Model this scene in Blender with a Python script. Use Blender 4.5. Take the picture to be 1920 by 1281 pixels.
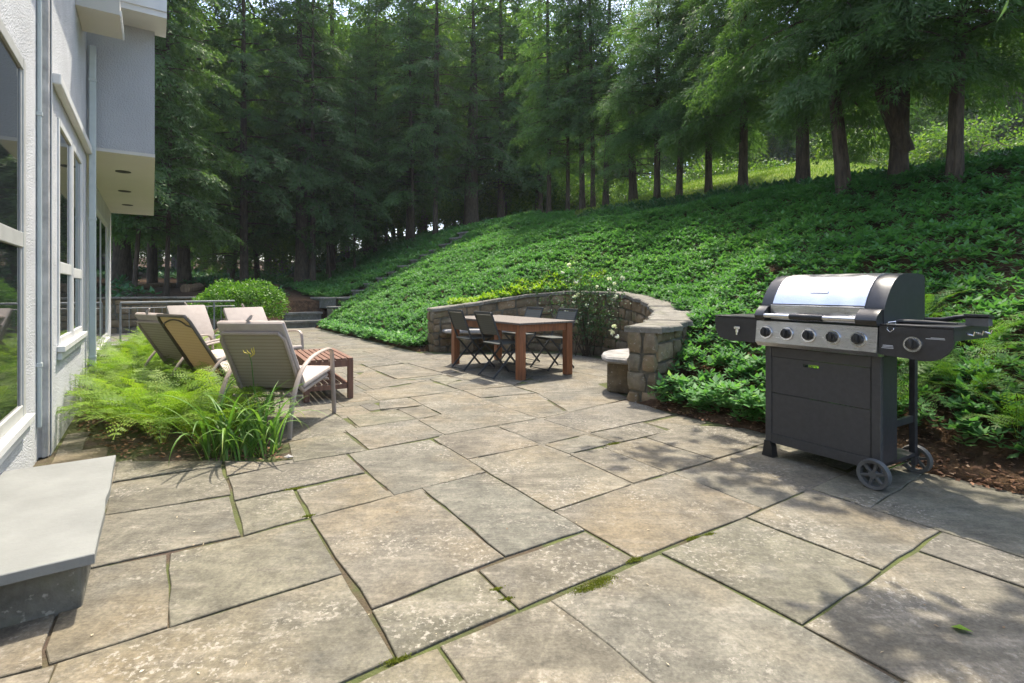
import bpy, bmesh, math, random
import numpy as np
from mathutils import Vector, Matrix
R = math.radians
random.seed(7); RNG = np.random.default_rng(7)
for o in list(bpy.data.objects): bpy.data.objects.remove(o)
S = bpy.context.scene
COL = S.collection

# ------------------------------------------------------------------ camera
H = 1.17; F = 970.0; CX = 960.0; HY = 541.0
cam = bpy.data.cameras.new('camera'); cam_o = bpy.data.objects.new('camera', cam); COL.objects.link(cam_o)
cam_o.location = (0, 0, H); cam_o.rotation_euler = (R(90), 0, 0)
cam.sensor_width = 36; cam.lens = F / 1920 * 36; cam.shift_y = -(640.5 - HY) / 1920
cam.clip_start = 0.05; cam.clip_end = 600
S.camera = cam_o
# ------------------------------------------------------------------ sky, sun, exposure
SUN_EL = 66.0; SUN_AZ = 8.0            # azimuth to the right of the view axis (+Y)
W = bpy.data.worlds.new('World'); S.world = W; W.use_nodes = True
wn = W.node_tree.nodes; wl = W.node_tree.links
sky = wn.new('ShaderNodeTexSky'); sky.sky_type = 'NISHITA'; sky.sun_disc = False
sky.sun_elevation = R(SUN_EL); sky.sun_rotation = R(SUN_AZ); sky.air_density = 1.0; sky.dust_density = 2.5
wl.new(sky.outputs[0], wn['Background'].inputs[0]); wn['Background'].inputs[1].default_value = 0.15
sl = bpy.data.lights.new('sun', 'SUN'); sl.energy = 2.35; sl.angle = R(0.53); sl.color = (1.0, 0.92, 0.78)
sun = bpy.data.objects.new('sun', sl); COL.objects.link(sun)
sdir = Vector((math.sin(R(SUN_AZ)) * math.cos(R(SUN_EL)), math.cos(R(SUN_AZ)) * math.cos(R(SUN_EL)), math.sin(R(SUN_EL))))
sun.rotation_euler = sdir.to_track_quat('Z', 'Y').to_euler(); sun.location = (0, 0, 40)
S.view_settings.view_transform = 'Standard'; S.view_settings.look = 'None'
S.view_settings.exposure = 1.87; S.view_settings.gamma = 1.0
S.cycles.max_bounces = 6; S.cycles.diffuse_bounces = 4; S.cycles.transmission_bounces = 4

# ------------------------------------------------------------------ coordinates
ND = np.array([0.821, 0.571]); DD = np.array([-0.571, 0.821])   # across the patio, along the house
def G(x, y, z=0.0):
    Y = (H - z) * F / (y - HY)
    return Vector(((x - CX) / F * Y, Y, z))
def TS(X, Y): return 0.821 * X + 0.571 * Y - 4.05, -0.571 * X + 0.821 * Y
def XY(t, s):
    return (0.821 * (t + 4.05) - 0.571 * s, 0.571 * (t + 4.05) + 0.821 * s)
HP = np.array([-3.252, 3.649])                                    # corner of the house wall on the ground
def HW(s, t, z): p = HP + DD * s + ND * t; return Vector((p[0], p[1], z))
def sstep(a, b, x):
    k = np.clip((x - a) / (b - a), 0, 1); return k * k * (3 - 2 * k)
INNER = [(1.20, 5.40), (1.56, 5.95), (1.85, 6.7), (1.95, 7.5), (1.85, 8.3), (1.5, 9.1), (.9, 9.62), (.1, 9.88), (-.75, 9.80), (-1.45, 9.52)]
def catmull(pts, n):
    P = [np.array(p, float) for p in pts]; P = [2 * P[0] - P[1]] + P + [2 * P[-1] - P[-2]]
    out = []
    for i in range(1, len(P) - 2):
        for k in range(n):
            u = k / n
            out.append(.5 * ((2 * P[i]) + (-P[i-1] + P[i+1]) * u + (2 * P[i-1] - 5 * P[i] + 4 * P[i+1] - P[i+2]) * u * u + (-P[i-1] + 3 * P[i] - 3 * P[i+1] + P[i+2]) * u ** 3))
    out.append(P[-2]); return np.array(out)
IC = catmull(INNER, 8)
_seg = np.r_[0, np.cumsum(np.linalg.norm(np.diff(IC, axis=0), axis=1))]; WLEN = _seg[-1]
def wall_at(u):
    x = np.interp(u, _seg, IC[:, 0]); y = np.interp(u, _seg, IC[:, 1])
    e = .08
    a = np.array([np.interp(u - e, _seg, IC[:, 0]), np.interp(u - e, _seg, IC[:, 1])]); b = np.array([np.interp(u + e, _seg, IC[:, 0]), np.interp(u + e, _seg, IC[:, 1])])
    tg = b - a; tg /= np.linalg.norm(tg)
    return np.array([x, y]), np.array([tg[1], -tg[0]])            # point, outward normal (towards the slope)
def wall_top(u): return float(np.interp(u / WLEN, [0, .06, .2, .35, .5, .62, .75, .88, 1], [.785, .79, .87, 1.0, 1.12, 1.13, 1.06, .9, .8]))
def wall_th(u): return float(np.interp(u / WLEN, [0, .1, .25, .45, 1], [.33, .42, .48, .42, .36]))
OUTER = np.array([wall_at(u)[0] + wall_at(u)[1] * wall_th(u) for u in np.linspace(0, WLEN, 60)])
OTOP = np.array([wall_top(u) for u in np.linspace(0, WLEN, 60)])
def in_poly(px, py, poly):
    px = np.asarray(px, float); py = np.asarray(py, float); c = np.zeros(px.shape, bool); n = len(poly); j = n - 1
    for i in range(n):
        xi, yi = poly[i]; xj, yj = poly[j]
        with np.errstate(divide='ignore', invalid='ignore'):
            c ^= ((yi > py) != (yj > py)) & (px < (xj - xi) * (py - yi) / (yj - yi + 1e-12) + xi)
        j = i
    return c
NICHE = [tuple(p) for p in IC] + [(-2.2, 9.0), (.3, 5.0)]
NICHE_MID = [tuple(a*.45+b*.55) for a,b in zip(np.array([wall_at(u)[0] for u in np.linspace(0, WLEN, 60)]), OUTER)] + [(-2.2, 9.0), (.3, 5.0)]
NICHE_OUT = [tuple(p) for p in OUTER] + [(-2.2, 9.0), (.3, 5.0)]
def wob(X, Y, sc, ph): return np.sin(X * sc + ph) * np.cos(Y * sc * 1.13 - ph * 1.7) + .5 * np.sin(X * sc * 2.3 + 1.3 * ph + Y * sc * 1.9)
def hz(t, s):
    t = np.asarray(t, float); s = np.asarray(s, float)
    tc = 6.1 + 2.1 * sstep(9, 18, s)
    up = .12 + .19 * sstep(4, 8, s) - .29 * sstep(11, 18, s)
    a = .5 * np.clip(t, 0, None) * sstep(-.05, .5, t) + .04 * sstep(-.02, .05, t)
    top = .5 * tc + .04
    z = np.where(t < tc, a, top + up * np.clip(t - tc, 0, 6.5) + .02 * np.clip(t - tc - 6.5, 0, None))
    k = sstep(tc - 1.0, tc + 1.0, t); z = z - .12 * 4 * k * (1 - k)
    return z
def terrain(X, Y):
    X = np.asarray(X, float); Y = np.asarray(Y, float)
    t, s = TS(X, Y)
    h = hz(t, s)
    base = np.where(s > 17.15, .78 + .055 * (s - 17.15), -.25)
    z = np.where(t > -.01, np.maximum(h, base), np.where(s > 17.15, base, -.25))
    z = z + .05 * wob(X, Y, .9, .4) * sstep(.5, 2, t) + .06 * wob(X, Y, .5, 2.) * sstep(17.3, 19, s)
    sh = z.shape; zf = z.ravel().copy(); xf = X.ravel(); yf = Y.ravel(); near = np.where((np.abs(xf - .6) < 4.2) & (np.abs(yf - 7.8) < 4.8))[0]
    if len(near):
        d2 = (xf[near, None] - OUTER[None, :, 0]) ** 2 + (yf[near, None] - OUTER[None, :, 1]) ** 2; k = d2.argmin(1); dist = np.sqrt(d2[np.arange(len(near)), k])
        zf[near] = np.minimum(zf[near], OTOP[k] - .06 + .62 * np.clip(dist - .12, 0, None))
    z = zf.reshape(sh)
    return np.where(in_poly(X, Y, NICHE_MID), -.25, z)
def ray_ground(px, py):
    dx = (px - CX) / F; dz = (HY - py) / F
    Ys = np.linspace(3, 60, 1500); z = terrain(dx * Ys, Ys)
    gap = H + dz * Ys - z; hit = np.where((gap <= 0) & (Ys < 27))[0]; nearY = Ys < 24
    Y = Ys[hit[0]] if len(hit) else Ys[nearY][gap[nearY].argmin()]      # a ray that just clears the crest stands its tree on the crest
    return Vector((dx * Y, Y, float(terrain(dx * Y, Y))))

# ------------------------------------------------------------------ materials
def newmat(name):
    m = bpy.data.materials.new(name); m.use_nodes = True
    return m, m.node_tree.nodes, m.node_tree.links, m.node_tree.nodes['Principled BSDF']
def ramp(n, stops):
    r = n.new('ShaderNodeValToRGB'); e = r.color_ramp.elements
    while len(e) < len(stops): e.new(.5)
    for k, (p, c) in enumerate(stops): e[k].position = p; e[k].color = (*c, 1)
    return r
def noise(n, l, vec, scale, detail=4, rough=.55):
    t = n.new('ShaderNodeTexNoise'); t.inputs['Scale'].default_value = scale; t.inputs['Detail'].default_value = detail; t.inputs['Roughness'].default_value = rough
    if vec is not None: l.new(vec, t.inputs['Vector'])
    return t.outputs['Fac']
def mix(n, l, fac, a, b, mode='MIX'):
    m = n.new('ShaderNodeMix'); m.data_type = 'RGBA'; m.blend_type = mode
    for sock, v in ((m.inputs[0], fac), (m.inputs[6], a), (m.inputs[7], b)):
        if isinstance(v, (int, float)): sock.default_value = v
        elif isinstance(v, tuple): sock.default_value = (*v, 1)
        else: l.new(v, sock)
    return m.outputs[2]
def rmap(n, l, v, a, b, c=0., d=1.):
    m = n.new('ShaderNodeMapRange'); m.inputs[1].default_value = a; m.inputs[2].default_value = b; m.inputs[3].default_value = c; m.inputs[4].default_value = d
    l.new(v, m.inputs[0]); return m.outputs[0]
def objvec(n, l, spread=37.):
    tc = n.new('ShaderNodeTexCoord'); oi = n.new('ShaderNodeObjectInfo')
    v = n.new('ShaderNodeVectorMath'); v.operation = 'ADD'
    s = n.new('ShaderNodeVectorMath'); s.operation = 'SCALE'; s.inputs[0].default_value = (spread, spread * .7, spread * .3)
    l.new(oi.outputs['Random'], s.inputs['Scale']); l.new(tc.outputs['Object'], v.inputs[0]); l.new(s.outputs[0], v.inputs[1])
    return v.outputs[0], oi.outputs['Random']
def bump(n, l, p, h, strength=.3, dist=.01):
    b = n.new('ShaderNodeBump'); b.inputs['Strength'].default_value = strength; b.inputs['Distance'].default_value = dist
    l.new(h, b.inputs['Height']); l.new(b.outputs[0], p.inputs['Normal'])
def simple(name, c, rough=.6, metal=0., var=.15, scale=8., bstr=.15, bscale=60., bdist=.004, spec=.5):
    m, n, l, p = newmat(name)
    v, rnd = objvec(n, l)
    f = noise(n, l, v, scale)
    dark = tuple(max(0, k * (1 - var * 1.6)) for k in c); lite = tuple(min(1, k * (1 + var)) for k in c)
    r = ramp(n, [(.3, dark), (.7, lite)]); l.new(f, r.inputs[0]); l.new(r.outputs[0], p.inputs['Base Color'])
    p.inputs['Roughness'].default_value = rough; p.inputs['Metallic'].default_value = metal; p.inputs['Specular IOR Level'].default_value = spec
    if bstr: bump(n, l, p, noise(n, l, v, bscale), bstr, bdist)
    return m
def paver_mat():
    m, n, l, p = newmat('bluestone_paving')
    v, rnd = objvec(n, l)
    base = ramp(n, [(0., (.150, .134, .098)), (.22, (.138, .129, .100)), (.42, (.150, .131, .098)), (.6, (.142, .134, .092)), (.8, (.146, .130, .100)), (1., (.134, .128, .100))])
    l.new(rnd, base.inputs[0])
    big = rmap(n, l, noise(n, l, v, 2.3, 5, .6), .3, .7, .49, 1.06)
    c = mix(n, l, 1., base.outputs[0], big, 'MULTIPLY')
    warm = rmap(n, l, noise(n, l, v, 1.3, 3), .48, .72, 0, .55); c = mix(n, l, warm, c, (.175, .132, .072))
    cool = rmap(n, l, noise(n, l, v, 3.7, 6, .65), .55, .75, 0, .5); c = mix(n, l, cool, c, (.105, .10, .088))
    mp = n.new('ShaderNodeMapping'); mp.inputs['Scale'].default_value = (1.2, 7, 3); mp.inputs['Rotation'].default_value = (0, 0, .5); l.new(v, mp.inputs[0])
    cleft = noise(n, l, mp.outputs[0], 2.2, 6, .62)
    c = mix(n, l, rmap(n, l, cleft, .52, .68, 0, .33), c, (.25, .22, .175))
    pt_ = rmap(n, l, noise(n, l, v, 11, 8, .8), .34, .66, .62, 1.38); c = mix(n, l, 1., c, pt_, 'MULTIPLY'); gr_ = rmap(n, l, noise(n, l, v, 70, 4, .7), .3, .7, .72, 1.28); c = mix(n, l, 1., c, gr_, 'MULTIPLY')
    lich = rmap(n, l, noise(n, l, v, 42, 6, .75), .54, .60, 0, 1.); mask = rmap(n, l, noise(n, l, v, 2.9, 3), .46, .64, 0, .85)
    mm = n.new('ShaderNodeMath'); mm.operation = 'MULTIPLY'; l.new(lich, mm.inputs[0]); l.new(mask, mm.inputs[1])
    c = mix(n, l, mm.outputs[0], c, (.30, .275, .225))
    spk = rmap(n, l, noise(n, l, v, 120, 2), .64, .72, 0, .45); c = mix(n, l, spk, c, (.10, .085, .065))
    l.new(c, p.inputs['Base Color']); p.inputs['Roughness'].default_value = .78; p.inputs['Specular IOR Level'].default_value = .35
    a = n.new('ShaderNodeMath'); a.operation = 'MULTIPLY_ADD'; a.inputs[1].default_value = .35; l.new(noise(n, l, v, 45, 5, .7), a.inputs[0]); l.new(cleft, a.inputs[2])
    sn = n.new('ShaderNodeMath'); sn.operation = 'SNAP'; sn.inputs[1].default_value = .07; l.new(noise(n, l, v, 3.2, 6, .62), sn.inputs[0])
    a2 = n.new('ShaderNodeMath'); a2.operation = 'MULTIPLY_ADD'; a2.inputs[1].default_value = 1.1; l.new(sn.outputs[0], a2.inputs[0]); l.new(a.outputs[0], a2.inputs[2])
    bump(n, l, p, a2.outputs[0], .8, .016)
    return m
def leafmat(name, ca, cb, cc=None, trans=.35, rough=.5, spec=.3):
    m, n, l, p = newmat(name)
    at = n.new('ShaderNodeAttribute'); at.attribute_name = 'rnd'
    oi = n.new('ShaderNodeObjectInfo')
    st = [(0., ca), (.8, cb)] + ([(1., cc)] if cc else [])
    r = ramp(n, st); l.new(at.outputs['Fac'], r.inputs[0])
    hs = n.new('ShaderNodeHueSaturation'); l.new(r.outputs[0], hs.inputs['Color']); l.new(rmap(n, l, oi.outputs['Random'], 0, 1, .82, 1.18), hs.inputs['Value'])
    col = hs.outputs[0]
    l.new(col, p.inputs['Base Color']); p.inputs['Roughness'].default_value = rough; p.inputs['Specular IOR Level'].default_value = spec
    tr = n.new('ShaderNodeBsdfTranslucent'); t2 = mix(n, l, 1., col, (1.25, 1.35, .6), 'MULTIPLY'); l.new(t2, tr.inputs[0])
    ms = n.new('ShaderNodeMixShader'); ms.inputs[0].default_value = trans
    l.new(p.outputs[0], ms.inputs[1]); l.new(tr.outputs[0], ms.inputs[2]); l.new(ms.outputs[0], n['Material Output'].inputs[0])
    return m
def stone_mat(name, stops, moss=.4):
    m, n, l, p = newmat(name); v, rnd = objvec(n, l)
    b = ramp(n, stops); l.new(rnd, b.inputs[0])
    c = mix(n, l, 1., b.outputs[0], rmap(n, l, noise(n, l, v, 7, 6, .65), .3, .72, .6, 1.3), 'MULTIPLY')
    c = mix(n, l, rmap(n, l, noise(n, l, v, 4, 4), .55, .7, 0, moss), c, (.09, .10, .035))
    c = mix(n, l, rmap(n, l, noise(n, l, v, 30, 3), .62, .7, 0, .5), c, (.42, .40, .34))
    l.new(c, p.inputs['Base Color']); p.inputs['Roughness'].default_value = .9; p.inputs['Specular IOR Level'].default_value = .2
    bump(n, l, p, noise(n, l, v, 28, 6, .7), .7, .015); return m
def joint_mat():
    m, n, l, p = newmat('moss_and_soil_joint'); tc = n.new('ShaderNodeTexCoord'); v = tc.outputs['Object']
    r = ramp(n, [(.34, (.055, .036, .024)), (.44, (.065, .052, .026)), (.5, (.055, .065, .018)), (.7, (.09, .105, .024))]); l.new(noise(n, l, v, 2.4, 5, .6), r.inputs[0])
    c = mix(n, l, rmap(n, l, noise(n, l, v, 70, 3), .55, .7, 0, .5), r.outputs[0], (.12, .085, .05))
    l.new(c, p.inputs['Base Color']); p.inputs['Roughness'].default_value = 1.
    bump(n, l, p, noise(n, l, v, 90, 3), .8, .012); return m
def ground_mat():
    m, n, l, p = newmat('woodland_ground'); g = n.new('ShaderNodeNewGeometry'); v = g.outputs['Position']
    c = ramp(n, [(.35, (.035, .022, .014)), (.55, (.075, .045, .025)), (.72, (.14, .085, .05))]); l.new(noise(n, l, v, 9, 7, .7), c.inputs[0])
    at = n.new('ShaderNodeAttribute'); at.attribute_name = 'grass'
    gr = ramp(n, [(.35, (.07, .12, .015)), (.65, (.15, .19, .03))]); l.new(noise(n, l, v, 5, 5), gr.inputs[0])
    cc = mix(n, l, at.outputs['Fac'], c.outputs[0], gr.outputs[0])
    l.new(cc, p.inputs['Base Color']); p.inputs['Roughness'].default_value = 1.; p.inputs['Specular IOR Level'].default_value = .1
    bump(n, l, p, noise(n, l, v, 25, 5), .8, .03); return m
def bark_mat(name, a, b):
    m, n, l, p = newmat(name); v, rnd = objvec(n, l, 11)
    mp = n.new('ShaderNodeMapping'); mp.inputs['Scale'].default_value = (14, 14, 2.5); l.new(v, mp.inputs[0])
    f = noise(n, l, mp.outputs[0], 1.6, 6, .65); r = ramp(n, [(.35, a), (.68, b)]); l.new(f, r.inputs[0]); l.new(r.outputs[0], p.inputs['Base Color'])
    p.inputs['Roughness'].default_value = .95; p.inputs['Specular IOR Level'].default_value = .1; bump(n, l, p, f, .9, .03); return m
def wood_mat(name, a, b, rough=.55):
    m, n, l, p = newmat(name); v, rnd = objvec(n, l)
    mp = n.new('ShaderNodeMapping'); mp.inputs['Scale'].default_value = (22, 22, 2.2); l.new(v, mp.inputs[0])
    f = noise(n, l, mp.outputs[0], 1.8, 5, .6); r = ramp(n, [(.32, a), (.7, b)]); l.new(f, r.inputs[0]); l.new(r.outputs[0], p.inputs['Base Color'])
    p.inputs['Roughness'].default_value = rough; bump(n, l, p, f, .25, .004); return m
def steel_mat():
    m, n, l, p = newmat('brushed_stainless_steel'); tc = n.new('ShaderNodeTexCoord')
    mp = n.new('ShaderNodeMapping'); mp.inputs['Scale'].default_value = (2, 60, 60); l.new(tc.outputs['Object'], mp.inputs[0])
    f = noise(n, l, mp.outputs[0], 8, 4); p.inputs['Base Color'].default_value = (.62, .62, .63, 1); p.inputs['Metallic'].default_value = 1.
    l.new(rmap(n, l, f, .3, .7, .24, .40), p.inputs['Roughness']); c = mix(n, l, rmap(n, l, noise(n, l, tc.outputs['Object'], 9, 4), .4, .75, 0, .5), (.64, .64, .65), (.45, .43, .41)); l.new(c, p.inputs['Base Color'])
    return m
def glass_mat():
    m, n, l, p = newmat('window_glass'); p.inputs['Base Color'].default_value = (.02, .025, .025, 1); p.inputs['Roughness'].default_value = .03; p.inputs['Specular IOR Level'].default_value = .5; p.inputs['IOR'].default_value = 1.45; return m
def sling_mat(name, a, b, trans):
    m, n, l, p = newmat(name); tc = n.new('ShaderNodeTexCoord')
    w = n.new('ShaderNodeTexWave'); w.bands_direction = 'Z'; w.inputs['Scale'].default_value = 11.; w.inputs['Distortion'].default_value = .4; l.new(tc.outputs['Object'], w.inputs[0])
    c = mix(n, l, rmap(n, l, w.outputs[1], 0, .25, 1, 0), a, b); c = mix(n, l, rmap(n, l, noise(n, l, tc.outputs['Object'], 5), .4, .7, 0, .3), c, b)
    l.new(c, p.inputs['Base Color']); p.inputs['Roughness'].default_value = .8
    if trans:
        tr = n.new('ShaderNodeBsdfTranslucent'); l.new(c, tr.inputs[0]); ms = n.new('ShaderNodeMixShader'); ms.inputs[0].default_value = trans
        l.new(p.outputs[0], ms.inputs[1]); l.new(tr.outputs[0], ms.inputs[2]); l.new(ms.outputs[0], n['Material Output'].inputs[0])
    return m
M = dict(
    paver=paver_mat(), joint=joint_mat(), ground=ground_mat(),
    stucco=simple('white_stucco', (.52, .525, .53), .9, var=.08, scale=3, bstr=1., bscale=75, bdist=.012, spec=.2),
    stucco_shaded=simple('shaded_white_stucco', (.42, .425, .43), .9, var=.04, scale=3, bstr=.9, bscale=75, bdist=.012, spec=.2),  # white stucco toned down; the upper storey's shade is put into its colour
    soffit=simple('cream_soffit_paint', (.54, .52, .465), .8, var=.03, scale=2, bstr=.2),
    trim=simple('white_trim_paint', (.60, .595, .57), .5, var=.05, scale=5, bstr=.1),
    post=simple('weathered_trim_paint', (.46, .44, .41), .75, var=.22, scale=9, bstr=.4, bscale=35),
    spout=simple('painted_metal_downspout', (.46, .50, .475), .45, var=.05, bstr=.05),
    frame=simple('grey_window_frame', (.42, .42, .39), .5, var=.06, bstr=.08),
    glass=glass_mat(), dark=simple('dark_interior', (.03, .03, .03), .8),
    slab=simple('cut_bluestone_step', (.18, .185, .172), .75, var=.10, scale=4, bstr=.35, bscale=45, bdist=.006),
    riser=stone_mat('step_riser_stone', [(0, (.12, .12, .10)), (1, (.17, .16, .13))], .45),
    wall=stone_mat('fieldstone', [(0, (.17, .125, .07)), (.3, (.23, .165, .095)), (.55, (.14, .115, .075)), (.8, (.26, .19, .115)), (1, (.16, .14, .10))], .6),
    mortar=simple('mortar', (.13, .12, .09), .95, var=.25, bstr=.6, bscale=30, bdist=.01),
    coping=stone_mat('grey_coping_stone', [(0, (.17, .155, .125)), (.5, (.21, .195, .165)), (1, (.15, .14, .115))], .5),
    bench=stone_mat('pale_granite_seat', [(0, (.27, .26, .24)), (1, (.30, .29, .27))], .12),
    teak=wood_mat('oiled_hardwood', (.15, .055, .022), (.30, .115, .045)), top=wood_mat('weathered_table_top', (.085, .07, .06), (.16, .13, .11), .6),
    brown=wood_mat('brown_slatted_wood', (.10, .045, .028), (.20, .095, .055)),
    cushion=simple('beige_cushion_fabric', (.41, .355, .315), .95, var=.05, scale=14, bstr=.35, bscale=220, bdist=.003, spec=.1),
    aluminium=simple('taupe_powder_coated_aluminium', (.33, .27, .225), .5, var=.06, bstr=.05),
    bronze=simple('dark_bronze_aluminium', (.07, .058, .045), .45, var=.1, bstr=.05),
    sling=sling_mat('taupe_sling_fabric', (.42, .355, .285), (.30, .25, .195), .2), tan=sling_mat('tan_mesh_fabric', (.42, .35, .225), (.36, .30, .19), .45),
    black=simple('black_painted_steel', (.030, .030, .032), .42, var=.15, scale=30, bstr=.15, bscale=300, bdist=.002),
    char=simple('charcoal_textured_panel', (.045, .044, .043), .6, var=.12, scale=40, bstr=.3, bscale=400, bdist=.002),
    fold=simple('dark_folding_chair_metal', (.035, .037, .036), .5), foldsling=sling_mat('charcoal_sling_fabric', (.085, .09, .08), (.06, .065, .058), .1),
    steel=steel_mat(), chrome=simple('chrome', (.75, .75, .76), .12, 1., var=.02, bstr=0), plastic=simple('black_plastic', (.02, .02, .02), .35), rubber=simple('grey_wheel_plastic', (.085, .085, .08), .65),
    print=simple('white_print', (.6, .62, .64), .6, bstr=0), bark=bark_mat('hemlock_bark', (.042, .032, .023), (.11, .082, .056)), bark2=bark_mat('grey_bark', (.08, .065, .05), (.20, .165, .125)),
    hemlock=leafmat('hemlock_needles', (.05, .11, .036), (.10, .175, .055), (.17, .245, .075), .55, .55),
    decid=leafmat('broadleaf_foliage', (.055, .12, .015), (.12, .21, .025), (.18, .26, .04), .5, .5),
    pachy=leafmat('ground_cover_leaves', (.05, .15, .045), (.105, .245, .072), (.21, .335, .13), .42, .55, .25),
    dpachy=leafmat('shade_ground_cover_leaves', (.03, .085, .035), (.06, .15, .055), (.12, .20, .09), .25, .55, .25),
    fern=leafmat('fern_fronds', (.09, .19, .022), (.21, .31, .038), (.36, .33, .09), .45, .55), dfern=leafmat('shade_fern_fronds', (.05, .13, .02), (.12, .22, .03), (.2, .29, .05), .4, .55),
    lily=leafmat('daylily_leaves', (.07, .17, .025), (.16, .27, .06), (.28, .32, .08), .35, .45), shrub=leafmat('shrub_leaves', (.05, .15, .015), (.13, .27, .025), (.24, .36, .06), .4, .45),
    lime=leafmat('lime_green_leaves', (.12, .22, .015), (.24, .34, .03), None, .4), rose=leafmat('rose_leaves', (.03, .07, .025), (.07, .13, .05), None, .3),
    petal=leafmat('white_petals', (.76, .76, .72), (.88, .88, .86), None, .3, .6), litter=leafmat('dry_leaf_litter', (.10, .05, .03), (.28, .16, .10), (.42, .30, .20), .1, .8, .1),
    grass=leafmat('lawn_grass_blades', (.09, .16, .02), (.18, .26, .035), (.28, .31, .07), .4), log=bark_mat('fallen_log', (.13, .085, .05), (.30, .20, .12)), mosslf=leafmat('moss_tufts', (.08, .10, .015), (.16, .18, .025), (.24, .25, .04), .3, .9), bits=leafmat('petal_bits', (.16, .10, .06), (.42, .36, .26), (.6, .56, .46), .2, .8), bud=leafmat('yellow_buds', (.45, .38, .06), (.55, .48, .1), None, .3),
    moss=simple('bright_moss', (.115, .125, .022), 1., var=.4, scale=60, bstr=.9, bscale=150, bdist=.01), pebble=simple('pale_pebble', (.45, .43, .4), .8), iron=simple('railing_metal', (.20, .21, .21), .45),
)

# ------------------------------------------------------------------ mesh helpers
def link(o, parent=None):
    COL.objects.link(o)
    if parent is not None: o.parent = parent
    return o
def tag(o, label=None, cat=None, group=None, kind=None):
    for k, v in (('label', label), ('category', cat), ('group', group), ('kind', kind)):
        if v: o[k] = v
    return o
def empty(name, loc, rz=0., label=None, cat=None, group=None):
    e = bpy.data.objects.new(name, None); e.location = loc; e.rotation_euler = (0, 0, rz); e.empty_display_size = .1; COL.objects.link(e)
    return tag(e, label, cat, group)
class MB:
    def __init__(s): s.v = []; s.f = []
    def add(s, vs, fs):
        b = len(s.v); s.v += [tuple(p) for p in vs]; s.f += [tuple(i + b for i in f) for f in fs]; return s
    def box(s, c, d, rot=None, bev=0.):
        x, y, z = (k / 2 for k in d); Mx = (rot or Matrix.Identity(3)); c = Vector(c)
        if bev <= 0:
            vs = [c + Mx @ Vector((i * x, j * y, k * z)) for k in (-1, 1) for j in (-1, 1) for i in (-1, 1)]
            return s.add(vs, [(0, 2, 3, 1), (4, 5, 7, 6), (0, 1, 5, 4), (2, 6, 7, 3), (0, 4, 6, 2), (1, 3, 7, 5)])
        bm = bmesh.new(); bmesh.ops.create_cube(bm, size=2)
        for v in bm.verts: v.co = Vector((v.co.x * x, v.co.y * y, v.co.z * z))
        bmesh.ops.bevel(bm, geom=list(bm.edges), offset=min(bev, .49 * min(d)), segments=2, affect='EDGES', profile=.5)
        bm.verts.index_update()
        s.add([c + Mx @ v.co for v in bm.verts], [[v.index for v in f.verts] for f in bm.faces]); bm.free(); return s
    def bar(s, a, b, w, h, bev=0., up=(0, 0, 1)):
        a = Vector(a); b = Vector(b); zx = (b - a); L = zx.length; zx.normalize(); u = Vector(up)
        if abs(zx.dot(u)) > .98: u = Vector((0, 1, 0))
        y = u.cross(zx).normalized(); z = zx.cross(y)
        return s.box((a + b) / 2, (L, w, h), Matrix((zx, y, z)).transposed(), bev)
    def tube(s, pts, r, n=8, cap=True, flat=1., side=None):
        P = [Vector(p) for p in pts]; rs = r if isinstance(r, (list, tuple)) else [r] * len(P); ring = []
        prev = None
        for i, p in enumerate(P):
            tg = (P[min(i + 1, len(P) - 1)] - P[max(i - 1, 0)]).normalized()
            if side is not None: u = Vector(side); u = (u - tg * u.dot(tg)).normalized()
            else:
                if prev is None: prev = Vector((0, 0, 1)) if abs(tg.z) < .9 else Vector((1, 0, 0))
                u = (prev - tg * prev.dot(tg)).normalized(); prev = u
            w = tg.cross(u)
            ring.append([p + (u * math.cos(2 * math.pi * k / n) + w * math.sin(2 * math.pi * k / n) * flat) * rs[i] for k in range(n)])
        vs = [q for rg in ring for q in rg]; fs = []
        for i in range(len(P) - 1):
            for k in range(n): fs.append((i * n + k, i * n + (k + 1) % n, (i + 1) * n + (k + 1) % n, (i + 1) * n + k))
        if cap: fs.append(tuple(range(n - 1, -1, -1))); fs.append(tuple((len(P) - 1) * n + k for k in range(n)))
        return s.add(vs, fs)
    def prism(s, prof, a, b, axis='x'):           # profile (p,q) swept along an axis from a to b
        def P(t, p, q): return {'x': (t, p, q), 'y': (p, t, q), 'z': (p, q, t)}[axis]
        n = len(prof); vs = [P(a, *k) for k in prof] + [P(b, *k) for k in prof]
        fs = [(i, (i + 1) % n, n + (i + 1) % n, n + i) for i in range(n)] + [tuple(range(n - 1, -1, -1)), tuple(range(n, 2 * n))]
        return s.add(vs, fs)
    def disc(s, c, axis, r0, r1, h, n=20):
        a = Vector(axis).normalized(); return s.tube([Vector(c), Vector(c) + a * h], [r0, r1], n)
    def build(s, name, mat, parent=None, smooth=False, center=False):
        me = bpy.data.meshes.new(name); off = Vector((0, 0, 0))
        if center:
            A = np.array(s.v); off = Vector(((A[:, 0].min() + A[:, 0].max()) / 2, (A[:, 1].min() + A[:, 1].max()) / 2, A[:, 2].min()))
            s.v = [tuple(Vector(p) - off) for p in s.v]
        me.from_pydata(s.v, [], s.f); me.materials.append(mat)
        bm = bmesh.new(); bm.from_mesh(me); bmesh.ops.recalc_face_normals(bm, faces=bm.faces); bm.to_mesh(me); bm.free()
        if smooth:
            me.polygons.foreach_set('use_smooth', [True] * len(me.polygons))
            try: me.set_sharp_from_angle(angle=R(38))
            except Exception: pass
        o = bpy.data.objects.new(name, me); o.location = off; return link(o, parent)
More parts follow.
